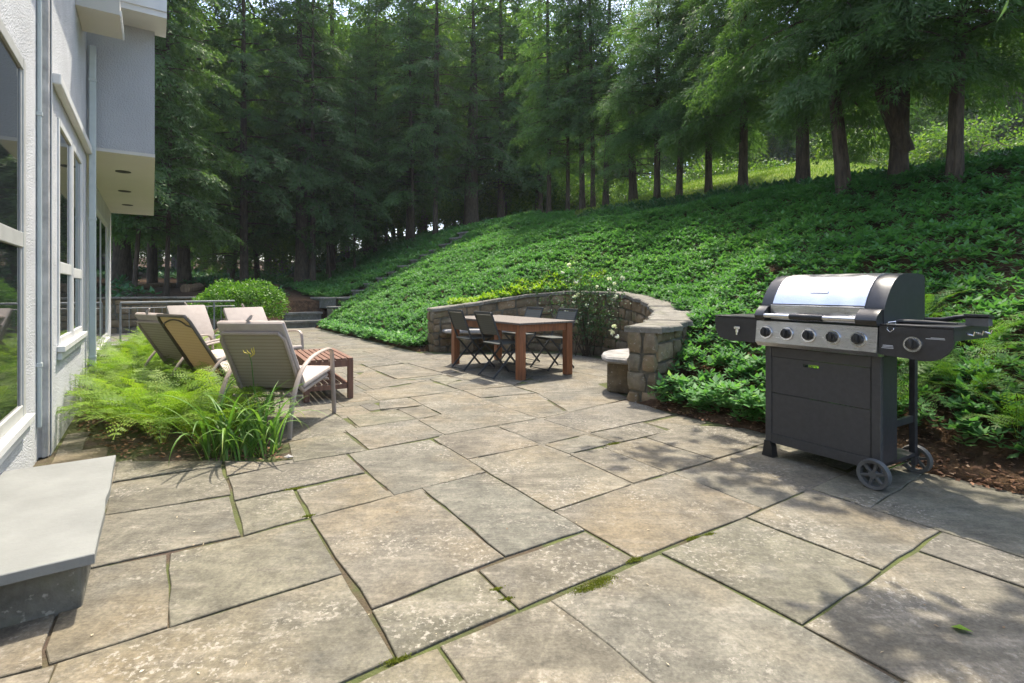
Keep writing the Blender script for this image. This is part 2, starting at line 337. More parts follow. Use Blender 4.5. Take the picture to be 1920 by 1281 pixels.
def np_mesh(name, V, Fc, mat, rnd=None, k=4):
    me = bpy.data.meshes.new(name); V = np.asarray(V, np.float32).reshape(-1, 3); Fc = np.asarray(Fc, np.int32).reshape(-1, k); nf = len(Fc)
    me.vertices.add(len(V)); me.vertices.foreach_set('co', V.ravel())
    me.loops.add(nf * k); me.loops.foreach_set('vertex_index', Fc.ravel())
    me.polygons.add(nf); me.polygons.foreach_set('loop_start', np.arange(0, nf * k, k, dtype=np.int32)); me.polygons.foreach_set('loop_total', np.full(nf, k, np.int32))
    if rnd is not None:
        a = me.attributes.new('rnd', 'FLOAT', 'POINT'); a.data.foreach_set('value', np.asarray(rnd, np.float32).ravel())
    me.materials.append(mat); me.update(); me.validate()
    return me
def unit(a): return a / (np.linalg.norm(a, axis=-1, keepdims=True) + 1e-9)
def leaves(P, D, N, L, Wd, fold=0., wpos=.45):
    """rhombic leaves: base P, direction D, normal N; two triangles (fold) or one quad"""
    P = np.asarray(P, float); D = unit(np.asarray(D, float)); N = np.asarray(N, float); B = unit(np.cross(D, N)); N2 = np.cross(B, D)
    L = np.broadcast_to(np.asarray(L, float), (len(P),))[:, None]; Wd = np.broadcast_to(np.asarray(Wd, float), (len(P),))[:, None]
    mid = P + D * L * wpos + N2 * (fold * Wd); tip = P + D * L - N2 * (fold * .6 * Wd)
    V = np.stack([P, mid + B * Wd * .5, tip, mid - B * Wd * .5], 1)
    n = len(P); i = np.arange(n)[:, None] * 4
    return V, i
def leaf_mesh(name, parts, mat):
    """parts: list of (P,D,N,L,W,fold,rnd)"""
    Vs = []; Rs = []
    for (P, D, N, L, Wd, fold, rnd) in parts:
        V, _ = leaves(P, D, N, L, Wd, fold); Vs.append(V.reshape(-1, 3)); Rs.append(np.repeat(np.asarray(rnd, float), 4))
    V = np.concatenate(Vs); n = len(V) // 4; i = np.arange(n)[:, None] * 4
    T = np.concatenate([i + np.array([[0, 1, 2]]), i + np.array([[0, 2, 3]])], 1).reshape(-1, 3)
    return np_mesh(name, V, T, mat, np.concatenate(Rs), 3)
def copy_tree(o, parent=None):
    c = o.copy(); COL.objects.link(c)
    if parent is not None: c.parent = parent
    for ch in list(o.children): copy_tree(ch, c)
    return c

# ================================================================== THE SETTING
# ------------------------------------------------------------------ terrain
ts_ = np.r_[np.linspace(-60, -14, 10), np.linspace(-13, -.5, 14), [-.06, -.015, .0, .06, .15], np.linspace(.3, 2.6, 24), np.linspace(2.75, 8.7, 30), np.linspace(9, 14, 16), np.linspace(15, 150, 22)]
ss_ = np.r_[np.linspace(-120, -12, 10), np.linspace(-10, 2.4, 36), np.linspace(2.5, 9.6, 72), np.linspace(9.8, 17.0, 30), [17.14, 17.16], np.linspace(17.4, 34, 50), np.linspace(36, 200, 22)]
TT, SSg = np.meshgrid(ts_, ss_, indexing='ij'); GX, GY = XY(TT, SSg); GZ = terrain(GX, GY)
nt, ns_ = TT.shape; idx = np.arange(nt * ns_).reshape(nt, ns_)
Fq = np.stack([idx[:-1, :-1], idx[1:, :-1], idx[1:, 1:], idx[:-1, 1:]], -1).reshape(-1, 4)
me = np_mesh('ground', np.stack([GX, GY, GZ], -1).reshape(-1, 3), Fq, M['ground'])
ga = (sstep(6.4, 7.0, TT) * (1 - sstep(14.5, 18, TT)) * (1 - sstep(11, 15, SSg))).ravel()
a = me.attributes.new('grass', 'FLOAT', 'POINT'); a.data.foreach_set('value', ga.astype(np.float32))
me.polygons.foreach_set('use_smooth', [True] * len(me.polygons))
tag(link(bpy.data.objects.new('ground', me)), kind='structure')

# ------------------------------------------------------------------ patio
BED = [G(215, 862), G(300, 862), G(545, 866), G(523, 822), G(440, 715), G(392, 652), G(300, 652), G(200, 690), G(130, 800)]
BEDP = [(p.x, p.y) for p in BED]
patio_b = MB(); pt = [XY(-5.4, -6), XY(.12, -6), XY(.12, .5), XY(.12, 3.2), (1.3, 5.1)] + [tuple(p - wall_at(0)[1] * 0) for p in IC[::4]] + [XY(.15, 9.2), XY(-.02, 12), XY(-.05, 17.1), XY(-11, 17.1), XY(-9.6, 13.5), XY(-5.4, 12.3)]
n = len(pt); patio_b.add([(x, y, -.0075) for x, y in pt] + [(x, y, -.2) for x, y in pt], [tuple(range(n))] + [(i, (i + 1) % n, n + (i + 1) % n, n + i) for i in range(n)])
patio = tag(patio_b.build('patio', M['joint']), kind='structure')
PAV = [
 [(582,972),(788,917),(946,1044),(697,1142)], [(698,1145),(893,1070),(967,1142),(746,1237)], [(898,1069),(1097,997),(1190,1048),(973,1141)], [(791,915),(912,887),(1096,994),(947,1043)],
 [(877,862),(1014,834),(1184,908),(1036,957)], [(1039,958),(1187,909),(1262,888),(1428,953),(1397,969),(1193,1046)], [(1263,887),(1438,832),(1588,886),(1430,953)],
 [(1399,969),(1518,918),(1764,996),(1655,1068)], [(1240,1036),(1396,971),(1652,1070),(1504,1170)], [(1506,1173),(1720,1035),(2060,1152),(1900,1385)], [(1723,1032),(1766,998),(2060,1092),(2060,1148)],
 [(1522,917),(1650,858),(1733,886),(1631,953)], [(1633,954),(1735,887),(2060,952),(2060,1088),(1766,996)], [(1210,820),(1285,797),(1445,806),(1442,830),(1338,861)],
 [(933,799),(1010,785),(1038,794),(1098,814),(1016,833)], [(1020,834),(1100,816),(1153,831),(1066,851)], [(1068,852),(1127,840),(1251,887),(1188,906)], [(1130,839),(1206,821),(1336,862),(1254,886)],
 [(1104,813),(1204,792),(1252,808),(1208,819),(1155,830)], [(1018,786),(1066,775),(1180,749),(1262,778),(1203,791),(1103,812),(1039,793)], [(868,732),(962,725),(1004,737),(902,746)], [(903,748),(1005,738),(1062,774),(1010,784)],
 [(965,724),(1090,706),(1180,747),(1067,773),(1008,737)], [(768,746),(862,733),(1006,785),(834,815),(785,788),(829,777)], [(645,806),(672,802),(780,786),(832,815),(803,822),(692,843)],
 [(650,781),(706,772),(742,767),(782,785),(673,801)], [(654,851),(692,844),(806,824),(910,884),(789,915),(739,928)], [(812,823),(833,817),(930,800),(1012,834),(876,861)], [(556,918),(687,888),(736,929),(584,970)],
 [(427,895),(548,868),(650,852),(685,886),(549,915),(438,939)], [(550,866),(541,830),(640,808),(690,844),(652,850)], [(440,941),(550,917),(577,970),(456,1004)], [(203,907),(416,875),(434,927),(195,966)],
 [(210,904),(222,866),(418,864),(415,873)], [(420,864),(545,868),(425,892)], [(190,968),(431,931),(453,1004),(160,1067)], [(319,1038),(455,1007),(581,974),(642,1075),(317,1176)],
 [(161,1069),(313,1039),(315,1174),(91,1245),(84,1217),(108,1152),(140,1076)], [(-200,1250),(-60,1120),(136,1079),(104,1153),(79,1217),(80,1248),(-60,1286)], [(108,1245),(316,1179),(641,1078),(738,1234),(480,1352),(60,1352)],
 [(-80,1292),(79,1253),(102,1247),(86,1290),(50,1352),(-120,1352)], [(752,1241),(820,1215),(905,1335),(560,1335)], [(826,1211),(1023,1130),(1290,1338),(912,1338)], [(1030,1126),(1236,1039),(1503,1173),(1800,1338),(1300,1338)],
 [(711,752),(764,746),(792,760),(712,768)], [(713,770),(794,762),(827,777),(783,786),(744,766)], [(700,732),(803,714),(835,723),(862,732),(766,745),(709,751),(678,734)], [(806,711),(834,704),(862,712),(835,721)],
 [(692,690),(760,683),(830,702),(746,711)], [(661,711),(691,692),(744,713),(800,713),(700,730)], [(838,703),(930,692),(1000,705),(962,724),(868,711)], [(838,722),(890,713),(960,724),(865,732)], [(764,681),(840,672),(900,688),(836,701)], [(676,682),(730,676),(757,681),(692,689)],
]
def shrink(poly, g):
    n = len(poly); A = sum(poly[i][0] * poly[(i+1) % n][1] - poly[(i+1) % n][0] * poly[i][1] for i in range(n)); sg = 1 if A > 0 else -1
    out = []
    for i in range(n):
        p0, p1, p2 = (np.array(poly[(i + k) % n], float) for k in (-1, 0, 1))
        e1 = p1 - p0; e2 = p2 - p1; e1 /= np.linalg.norm(e1) + 1e-9; e2 /= np.linalg.norm(e2) + 1e-9
        n1 = np.array([-e1[1], e1[0]]) * sg; n2 = np.array([-e2[1], e2[0]]) * sg
        b = n1 + n2; q = max(.35, 1 + n1.dot(n2)); out.append(tuple(p1 + b / q * g))
    return out
def slab(poly, g=.006, dz=0., th=.05, jit=.007, name='paving_slab', mat=None, parent=None):
    poly = shrink(poly, g); fine = []
    for i in range(len(poly)):
        a = np.array(poly[i]); b = np.array(poly[(i + 1) % len(poly)]); L = np.linalg.norm(b - a); k = max(1, int(L / .14)); nn = np.array([-(b - a)[1], (b - a)[0]]) / (L + 1e-9)
        for j in range(k):
            p = a + (b - a) * j / k
            if j: p = p + nn * random.uniform(-jit, jit)
            fine.append(tuple(p))
    top = shrink(fine, .003); n = len(fine); cx = sum(p[0] for p in fine) / n; cy = sum(p[1] for p in fine) / n
    tx, ty = random.uniform(-.0012, .0012), random.uniform(-.0012, .0012)
    zt = lambda p: dz + (p[0] - cx) * tx + (p[1] - cy) * ty
    m = MB(); m.add([(p[0], p[1], zt(p)) for p in top] + [(p[0], p[1], zt(p) - .003) for p in fine] + [(p[0], p[1], dz - th) for p in fine],
          [tuple(range(n))] + [(i, (i+1) % n, n + (i+1) % n, n + i) for i in range(n)] + [(n + i, n + (i+1) % n, 2*n + (i+1) % n, 2*n + i) for i in range(n)])
    m.v = [(x - cx, y - cy, z) for x, y, z in m.v]
    o = m.build(name, mat or M['paver'], parent); o.location = (cx, cy, 0); return o
traced = []
for q in PAV:
    w = [(G(x, y).x, G(x, y).y) for x, y in q]; traced.append(w)
    slab(w, random.choice([.0, .001, .002, .004]), random.uniform(.0, .003), parent=patio)
# the rest of the patio: random ashlar on a 15 cm lattice aligned with the joints
c = .152; A0, A1, B0, B1 = -11.0, .2, -3.5, 17.1
na = int((A1 - A0) / c); nb = int((B1 - B0) / c)
ai, bi = np.meshgrid(np.arange(na), np.arange(nb), indexing='ij'); occ = np.zeros((na, nb), bool)
for du in (.12, .5, .88):
    for dv in (.12, .5, .88):
        px, py = XY(A0 + (ai + du) * c, B0 + (bi + dv) * c)
        for w in traced: occ |= in_poly(px, py, shrink(w, .085))
px, py = XY(A0 + (ai + .5) * c, B0 + (bi + .5) * c)
hs = (px - HP[0]) * DD[0] + (py - HP[1]) * DD[1]; ht = (px - HP[0]) * ND[0] + (py - HP[1]) * ND[1]
tt, ss = TS(px, py)
occ |= in_poly(px, py, BEDP) | ((ht < .08) & (hs < 8.6)) | ((ss > 16.4) & (tt > -3)) | (ht < -2.5) | (tt > -.02) & ~in_poly(px, py, NICHE)
occ |= (hs > 8.2) & (ht < -1.0) | (py < -.5) | (px > 4.2)
extra = in_poly(px, py, NICHE)
rs = random.Random(3); cnt = 0
for i in range(na):
    for j in range(nb):
        if occ[i, j]: continue
        w_, h_ = rs.choice([(4, 6), (4, 4), (6, 4), (6, 6), (5, 7), (4, 5), (3, 4), (7, 5)])
        ww = 1
        while ww < w_ and i + ww < na and not occ[i + ww, j]: ww += 1
        hh = 1
        while hh < h_ and j + hh < nb and not occ[i:i + ww, j + hh].any(): hh += 1
        occ[i:i + ww, j:j + hh] = True
        if ww * hh < 2: continue
        q = [XY(A0 + a_ * c, B0 + b_ * c) for a_, b_ in ((i, j), (i + ww, j), (i + ww, j + hh), (i, j + hh))]
        slab(q, .003, rs.uniform(-.0045, -.0025), parent=patio); cnt += 1
# inside the niche behind the dining table
for (a_, b_) in [(0, 0)]:
    for i in range(6):
        for j in range(12):
            t0, s0 = .0 + i * .42, 3.3 + j * .56 + (i % 2) * .2
            q = [XY(t0, s0), XY(t0 + .42, s0), XY(t0 + .42, s0 + .56), XY(t0, s0 + .56)]
            if all(in_poly([p[0]], [p[1]], NICHE)[0] for p in q) and not any(in_poly([sum(p[0] for p in q) / 4], [sum(p[1] for p in q) / 4], w)[0] for w in traced):
                slab(q, .002, rs.uniform(-.0045, -.0025), parent=patio)
# moss cushions in the joints
MOSS = [(1118, 1097, .05), (1098, 1106, .035), (1130, 1088, .03), (551, 917, .025), (1330, 1003, .018), (1150, 832, .03), (578, 968, .016), (948, 1125, .016), (930, 1106, .016), (745, 1238, .02), (1190, 1050, .02), (1300, 1010, .02)]
# ------------------------------------------------------------------ planting bed soil
m = MB(); n = len(BEDP); m.add([(x, y, -.008) for x, y in BEDP] + [(x, y, -.1) for x, y in BEDP], [tuple(range(n))] + [(i, (i+1) % n, n + (i+1) % n, n + i) for i in range(n)])
tag(m.build('bed_soil', M['ground']), kind='structure')
def scatter_poly(poly, n, rng):
    P = np.array(poly); lo = P.min(0); hi = P.max(0); out = []
    while len(out) < n:
        q = lo + rng.random((n * 2, 2)) * (hi - lo); out += [tuple(k) for k in q[in_poly(q[:, 0], q[:, 1], poly)]]
    return np.array(out[:n])
rng = np.random.default_rng(11)
q = scatter_poly(shrink(BEDP, .03), 5200, rng); e2 = [XY(rng.uniform(-.05, .75), rng.uniform(-1.8, 3.4)) for _ in range(4200)]
xy = np.vstack([q, np.array(e2)]); z = np.r_[np.full(len(q), -.004), terrain(xy[len(q):, 0], xy[len(q):, 1]).clip(0)] + rng.uniform(.003, .02, len(xy))
ang = rng.uniform(0, 6.283, len(xy)); D = np.c_[np.cos(ang), np.sin(ang), rng.normal(0, .25, len(xy))]; N = unit(np.c_[rng.normal(0, .35, (len(xy), 2)), np.ones(len(xy))])
tag(link(bpy.data.objects.new('leaf_litter', leaf_mesh('leaf_litter', [(np.c_[xy, z], D, N, rng.uniform(.02, .055, len(xy)), rng.uniform(.012, .03, len(xy)), .1, rng.random(len(xy)))], M['litter']))), 'dry brown leaf litter on the bare soil of the beds', 'leaf litter', kind='stuff')

# ================================================================== HOUSE
house = empty('house', HW(0, 0, 0), math.atan2(DD[1], DD[0]), 'white stucco house with jutting upper storey along the left edge', 'house')
# local axes: x along the wall (away), y = to the left of that (into the house), so outward offset t = -y
def hb(m, s0, s1, t0, t1, z0, z1, bev=0.): return m.box(((s0 + s1) / 2, -(t0 + t1) / 2, (z0 + z1) / 2), (s1 - s0, t1 - t0, z1 - z0), None, bev)
def wall_with_openings(name, s0, s1, tf, th, z0, z1, ops, mat):
    m = MB(); ops = sorted(ops); cur = s0
    for (a, b, c0, c1) in ops:
        if a > cur: hb(m, cur, a, tf - th, tf, z0, z1)
        if c0 > z0: hb(m, a, b, tf - th, tf, z0, c0)
        if c1 < z1: hb(m, a, b, tf - th, tf, c1, z1)
        cur = b
    if cur < s1: hb(m, cur, s1, tf - th, tf, z0, z1)
    return m.build(name, mat, house)
wall_with_openings('wall', -7.5, -.012, -.06, .22, -.1, 5.2, [(-2.6, -.56, .40, 2.55)], M['stucco'])
wall_with_openings('wall', 0, 2.42, 0, .25, -.1, 4.6, [(.30, 1.06, .74, 2.46), (1.14, 1.86, .74, 2.46)], M['stucco'])
wall_with_openings('wall', 2.43, 8.4, -.10, .25, -.1, 2.70, [(4.4, 7.2, .28, 2.36)], M['stucco'])
m = MB(); hb(m, 2.5, 8.4, -1.2, .61, 2.74, 4.5); m.build('upper_storey', M['stucco_shaded'], house)
m = MB(); hb(m, 2.497, 8.403, -.099, .613, 2.70, 2.738); so = m.build('soffit', M['soffit'], house)
for (x, y) in ((231, 322), (233.8, 358.6), (239, 384.4)):
    p = G(x, y, 2.70); rel = np.array([p.x, p.y]) - HP; s_, t_ = rel.dot(DD), rel.dot(ND)
    m = MB(); m.disc((s_, -t_, 2.694), (0, 0, 1), .085, .085, .01, 24); lo = m.build('soffit_light', M['dark'], so)
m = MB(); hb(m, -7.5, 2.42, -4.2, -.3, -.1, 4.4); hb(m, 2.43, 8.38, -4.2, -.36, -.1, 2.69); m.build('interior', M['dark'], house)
# eaves
m = MB(); hb(m, 2.06, 2.6, -1.6, .72, 4.17, 4.62); hb(m, 2.045, 2.06, -1.6, .72, 4.235, 4.55); m.build('roof_eave', M['trim'], house)
m = MB(); hb(m, 1.39, 1.99, .002, .33, 3.80, 3.95); m.build('eave_return', M['soffit'], house)
m = MB()
for k in range(16): hb(m, 1.40 + k * .037, 1.42 + k * .037, .331, .345, 3.79, 3.85)
m.build('soffit_vent', M['trim'], house)
m = MB(); hb(m, -7.5, 1.9, -1.6, .42, 4.62, 4.72); m.build('roof_eave', M['trim'], house)
m = MB(); hb(m, .0, 2.40, .001, .055, 2.62, 2.70, .01); m.build('trim_band', M['trim'], house)
m = MB(); hb(m, -.06, -.002, -.08, -.004, .0, 4.6, .006); hb(m, -.068, -.06, -.04, -.018, .0, 4.6); m.build('corner_post', M['post'], house)
m = MB(); hb(m, -.012, .03, .002, .008, .02, 4.6); m.build('corner_trim', M['trim'], house)
def spout(s_, t_, z0, z1, w_):
    m = MB(); m.box((s_, -t_, (z0 + z1) / 2), (w_, w_, z1 - z0), None, .008)
    for dz in (-.5, 0, .5): m.box((s_, -t_, (z0 + z1) / 2 + dz * (z1 - z0) * .8), (w_ + .008, w_ + .008, .03), None, .004)
    return m.build('downspout', M['spout'], house)
spout(-.12, -.045, .22, 4.5, .026); spout(2.36, .055, .05, 3.8, .06)
def window(s0, s1, t, z0, z1, rails, mulls, fw=.055, sillh=.05, fm='trim', depth=.09):
    fr = MB(); w = empty('window', (0, 0, 0)); w.parent = house
    a = lambda *k: hb(fr, *k, .004)
    a(s0, s0 + fw, t - depth, t + .010, z0, z1); a(s1 - fw, s1, t - depth, t + .014, z0, z1); a(s0 + fw, s1 - fw, t - depth, t + .013, z1 - fw, z1); a(s0 + fw, s1 - fw, t - depth, t + .012, z0, z0 + fw)
    hb(fr, s0 + fw, s0 + fw + .02, t - depth, t + .004, z0 + fw, z1 - fw); hb(fr, s1 - fw - .03, s1 - fw, t - depth, t + .005, z0 + fw, z1 - fw)
    for r_ in rails: a(s0 + fw, s1 - fw, t - depth, t + .012, r_ - .045, r_ + .045)
    for r_ in mulls: a(r_ - .03, r_ + .03, t - depth, t + .008, z0 + fw, z1 - fw)
    fr.build('frame', M[fm], w)
    for k, (za, zb) in enumerate(zip([z0 + fw] + [r_ + .045 for r_ in rails], [r_ - .045 for r_ in rails] + [z1 - fw])):
        m = MB(); hb(m, s0 + fw, s1 - fw, t - .006, t - .001, za, zb); m.build('pane', M['glass'], w)
    if sillh:
        m = MB(); hb(m, s0 - .04, s1 + .04, t, t + .05, z0 - sillh, z0 - .002, .006); hb(m, s0 - .02, s1 + .02, t, t + .03, z0 - sillh - .06, z0 - sillh - .004, .006); m.build('sill', M['trim'], w)
    return w
window(-2.6, -.56, -.06, .40, 2.55, [1.46], [-1.62], .07, .05, 'frame', .11)
window(.30, 1.06, 0, .74, 2.46, [1.33], []); window(1.14, 1.86, 0, .74, 2.46, [1.31], [])
window(4.4, 7.2, -.10, .28, 2.36, [], [5.8], .08, .04)
# doorstep of the house and far landing
# (tread edges hand-cut)
def stone_step(name, s0, s1, t0, t1, zt, th, label, riser_in=.05):
    e = empty(name, HW((s0 + s1) / 2, (t0 + t1) / 2, 0), math.atan2(DD[1], DD[0]), label, 'step'); L, Wd = s1 - s0, t1 - t0
    o = slab([(-L/2, -Wd/2), (L/2, -Wd/2), (L/2, Wd/2), (-L/2, Wd/2)], .0, 0., th, .005, 'tread', M['slab'], e); o.location = (0, 0, zt)
    m = MB(); m.box((.01, .015, (zt - th) / 2 - .02), (L - 2 * riser_in, Wd - riser_in, zt - th + .038), None, .012); m.build('riser', M['riser'], e)
    return e
stone_step('stone_doorstep', -2.45, -1.10, -.055, .415, .21, .037, 'pale cut bluestone doorstep on a dark stone riser below the big window')
stone_step('stone_landing', 5.2, 7.8, -.09, .62, .14, .05, 'sunlit pale stone landing at the far glass door behind the ferns')

# ================================================================== CURVED STONE WALL
def stones_on(parent, f, u0, u1, v0, v1f, rowh=.17, seed=1, depth=.035, lmin=.16, lmax=.42, mat='wall', flip=1):
    rs = random.Random(seed); v = v0
    vmax = max(v1f(u0), v1f((u0 + u1) / 2), v1f(u1)); nrow = max(1, int(round((vmax - v0) / rowh)))
    hs = [rs.uniform(.7, 1.3) for _ in range(nrow)]; tot = sum(hs); edges = [v0]
    for h_ in hs: edges.append(edges[-1] + h_ / tot)
    fr = [(e - v0) for e in edges]
    for r_ in range(nrow):
        u = u0
        while u < u1 - .02:
            L = rs.uniform(lmin, lmax)
            if u + L > u1 - lmin * .7: L = u1 - u
            ua, ub = u, u + L; u = ub
            g = .008; va = lambda q: v0 + fr[r_] * (v1f(q) - v0); vb = lambda q: v0 + fr[r_ + 1] * (v1f(q) - v0)
            j = lambda k=.018: rs.uniform(-k * 1.7, k * 1.7)
            um = (ua + ub) / 2; vm = (va(um) + vb(um)) / 2
            P = [(ua + g + abs(j()), va(ua) + g + j(.008)), (um + j(.03), va(um) + g), (ub - g - abs(j()), va(ub) + g + j(.008)), (ub - g, vm + j()), (ub - g - abs(j()), vb(ub) - g + j(.008)), (um + j(.03), vb(um) - g), (ua + g + abs(j()), vb(ua) - g + j(.008)), (ua + g, vm + j())]
            dp = depth * rs.uniform(.6, 1.25); n = len(P)
            C0 = f(um, vm, 0)
            ring0 = [f(a, b, -.03) for a, b in P]; ring1 = [f(um + (a - um) * .97, vm + (b - vm) * .95, dp * .6) for a, b in P]; ring2 = [f(um + (a - um) * .78, vm + (b - vm) * .74, dp * rs.uniform(.85, 1.1)) for a, b in P]
            vs = [tuple(Vector(p) - Vector(C0)) for p in ring0 + ring1 + ring2] + [tuple(Vector(f(um, vm, dp)) - Vector(C0))]
            fs = [(k, (k+1) % n, n + (k+1) % n, n + k) for k in range(n)] + [(n + k, n + (k+1) % n, 2*n + (k+1) % n, 2*n + k) for k in range(n)] + [(2*n + k, 2*n + (k+1) % n, 3*n) for k in range(n)]
            o = MB().add(vs, fs).build('stone', M[mat], parent, smooth=True); o.location = C0
rw = empty('curved_stone_wall', (0, 0, 0), 0, 'curved fieldstone retaining wall wrapped round the dining table niche', 'wall')
us = np.linspace(0, WLEN, 70); m = MB(); rows = []
for u in us:
    p, nn = wall_at(u); q = p + nn * wall_th(u); zt = wall_top(u) - .05
    rows += [(p[0] + nn[0]*.03, p[1] + nn[1]*.03, -.2), (p[0] + nn[0]*.03, p[1] + nn[1]*.03, zt), (q[0] - nn[0]*.03, q[1] - nn[1]*.03, zt), (q[0] - nn[0]*.03, q[1] - nn[1]*.03, -.2)]
k = len(us); m.add(rows, [(4*i + a, 4*i + (a+1) % 4, 4*i + 4 + (a+1) % 4, 4*i + 4 + a) for i in range(k-1) for a in range(4)] + [(0, 1, 2, 3), (4*k-4, 4*k-3, 4*k-2, 4*k-1)])
m.build('mortar_core', M['mortar'], rw)
def f_in(u, v, d): p, nn = wall_at(u); p = p + nn * (.03 - d); return (p[0], p[1], v)
def f_out(u, v, d): p, nn = wall_at(u); p = p + nn * (wall_th(u) - .03 + d); return (p[0], p[1], v)
stones_on(rw, f_in, .0, WLEN, -.02, lambda u: wall_top(u) - .055, .19, 5)
stones_on(rw, f_out, .0, 2.6, -.02, lambda u: wall_top(u) - .055, .19, 9)
def endf(u0, sgn):
    p0, nn = wall_at(u0); tg = np.array([-nn[1], nn[0]]) * sgn
    return lambda u, v, d: (p0[0] + nn[0] * u - tg[0] * d * -1, p0[1] + nn[1] * u + tg[1] * d, v)
stones_on(rw, endf(0, -1), .0, wall_th(0), -.02, lambda u: wall_top(0) - .055, .2, 14, lmin=.12, lmax=.24)
stones_on(rw, endf(WLEN, 1), .0, wall_th(WLEN), -.02, lambda u: wall_top(WLEN) - .055, .2, 21, lmin=.12, lmax=.3)
# coping
u = -.03; rs = random.Random(31)
while u < WLEN:
    L = rs.uniform(.28, .55); ue = min(u + L, WLEN + .03); g = .006; nseg = 3; top = []; 
    cuts = [u + g + (ue - u - 2 * g) * k / nseg for k in range(nseg + 1)]
    jj = lambda k=.02: rs.uniform(-k, k)
    inn = []; out = []; hh = rs.uniform(-.008, .012)
    for q in cuts:
        qq = min(max(q, 0), WLEN); p, nn = wall_at(qq); tg = np.array([-nn[1], nn[0]]); p = p + tg * (q - qq)
        a = p - nn * (.03 + jj(.035)); b = p + nn * (wall_th(qq) + .03 + jj(.045)); zt = wall_top(qq) + hh; inn.append((a, zt)); out.append((b, zt))
    ring = inn + out[::-1]; n = len(ring); c0 = sum(r_[0] for r_ in ring) / n
    vs = [(p[0] - c0[0], p[1] - c0[1], z_ - .062) for p, z_ in ring] + [(p[0] - c0[0], p[1] - c0[1], z_ - .014) for p, z_ in ring] + [((p[0] - c0[0]) * .94, (p[1] - c0[1]) * .94, z_) for p, z_ in ring]
    fs = [tuple(range(n)), tuple(range(2*n, 3*n))] + [(a + k, a + (k+1) % n, a + n + (k+1) % n, a + n + k) for a in (0, n) for k in range(n)]
    o = MB().add(vs, fs).build('coping_stone', M['coping'], rw); o.location = (c0[0], c0[1], 0); u = ue
# stone seats in the niche
def seat(name, ua, ub, label, ped, inw=.46, zt=.42):
    cs = np.linspace(ua, ub, 9); inn = []; out = []
    for k, u in enumerate(cs):
        p, nn = wall_at(u); r_ = math.sin(math.pi * (k + .5) / 9.) ** .4
        out.append(p - nn * .05); inn.append(p - nn * (.05 + inw * r_))
    ring = inn + out[::-1]; n = len(ring); c0 = sum(ring) / n
    e = empty(name, (c0[0], c0[1], 0), 0, label, 'bench', 'stone seats in the niche')
    vs = []
    for sc, z_ in ((.9, zt - .075), (1., zt - .05), (1.0, zt - .02), (.95, zt)): vs += [((p[0] - c0[0]) * sc, (p[1] - c0[1]) * sc, z_) for p in ring]
    MB().add(vs, [tuple(range(n)), tuple(range(3*n, 4*n))] + [(a*n + k, a*n + (k+1) % n, (a+1)*n + (k+1) % n, (a+1)*n + k) for a in range(3) for k in range(n)]).build('seat_slab', M['bench'], e, smooth=True)
    for u in ped:
        p, nn = wall_at(u); q = p - nn * .22 - c0; rot = Matrix.Rotation(math.atan2(nn[1], nn[0]), 3, 'Z')
        mm = MB().box((q[0], q[1], (zt - .075) / 2), (.30, .26, zt - .077), rot, .035); o = mm.build('pedestal', M['wall'], e, smooth=True)
seat('curved_stone_seat', .12, 1.15, 'pale stone slab seat on a mossy block beside the near wall pier', [.42])
seat('curved_stone_seat', WLEN - 1.75, WLEN - .15, 'long pale stone slab seat behind the left end of dining table', [WLEN - 1.35, WLEN - .55])

# ------------------------------------------------------------------ far garden stairs, flank wall, back wall, railing
def st(t, s, z): x, y = XY(t, s); return Vector((x, y, z))
stairs = empty('garden_stairs', st(0, 16.6, 0), 0, 'stone garden stairs climbing through the ground cover to the woods', 'stairs'); so0 = Vector(stairs.location)
def curved_tread(c0, hw, dep, z, th, bow, name='tread'):
    # tread facing -d ; c0 = centre of the front edge
    n = 10; fr = [(-hw + 2 * hw * k / n, -bow * math.sin(math.pi * k / n)) for k in range(n + 1)] + [(hw, dep), (-hw, dep)]
    P = [c0 + Vector((ND[0] * a + DD[0] * b, ND[1] * a + DD[1] * b, 0)) - so0 for a, b in fr]; k = len(P)
    MB().add([(p.x, p.y, z) for p in P] + [(p.x, p.y, z - th) for p in P], [tuple(range(k)), tuple(range(2*k-1, k-1, -1))] + [(i, (i+1) % k, k + (i+1) % k, k + i) for i in range(k)]).build(name, M['coping'], stairs)
    Q = [c0 + Vector((ND[0] * a * .95 + DD[0] * (b + .05), ND[1] * a * .95 + DD[1] * (b + .05), 0)) - so0 for a, b in fr]
    MB().add([(p.x, p.y, z - th) for p in Q] + [(p.x, p.y, -.1) for p in Q], [tuple(range(k)), tuple(range(2*k-1, k-1, -1))] + [(i, (i+1) % k, k + (i+1) % k, k + i) for i in range(k)]).build('riser', M['riser'], stairs)
curved_tread(st(-.35, 16.35, 0), .78, 1.3, .20, .06, .18); curved_tread(st(-.20, 16.75, 0), .55, 1.0, .43, .06, .05); curved_tread(st(-.05, 17.2, 0), .75, .9, .64, .06, .0)
a0 = st(.5, 17.25, .7); a1 = st(6.6, 18.35, 3.3); K = 14
for k in range(K):
    p = a0.lerp(a1, k / (K - 1)) - so0; zt = max(float(terrain(p.x + so0.x, p.y + so0.y)) + .10, .7)
    rot = Matrix.Rotation(math.atan2((a1 - a0).y, (a1 - a0).x), 3, 'Z')
    MB().box((p.x, p.y, zt - .03), (.42, 1.05 + random.uniform(-.08, .08), .06), rot, .01).build('tread', M['coping'], stairs)
    MB().box((p.x + .02, p.y, zt - .2), (.34, .98, .28), rot).build('riser', M['riser'], stairs)
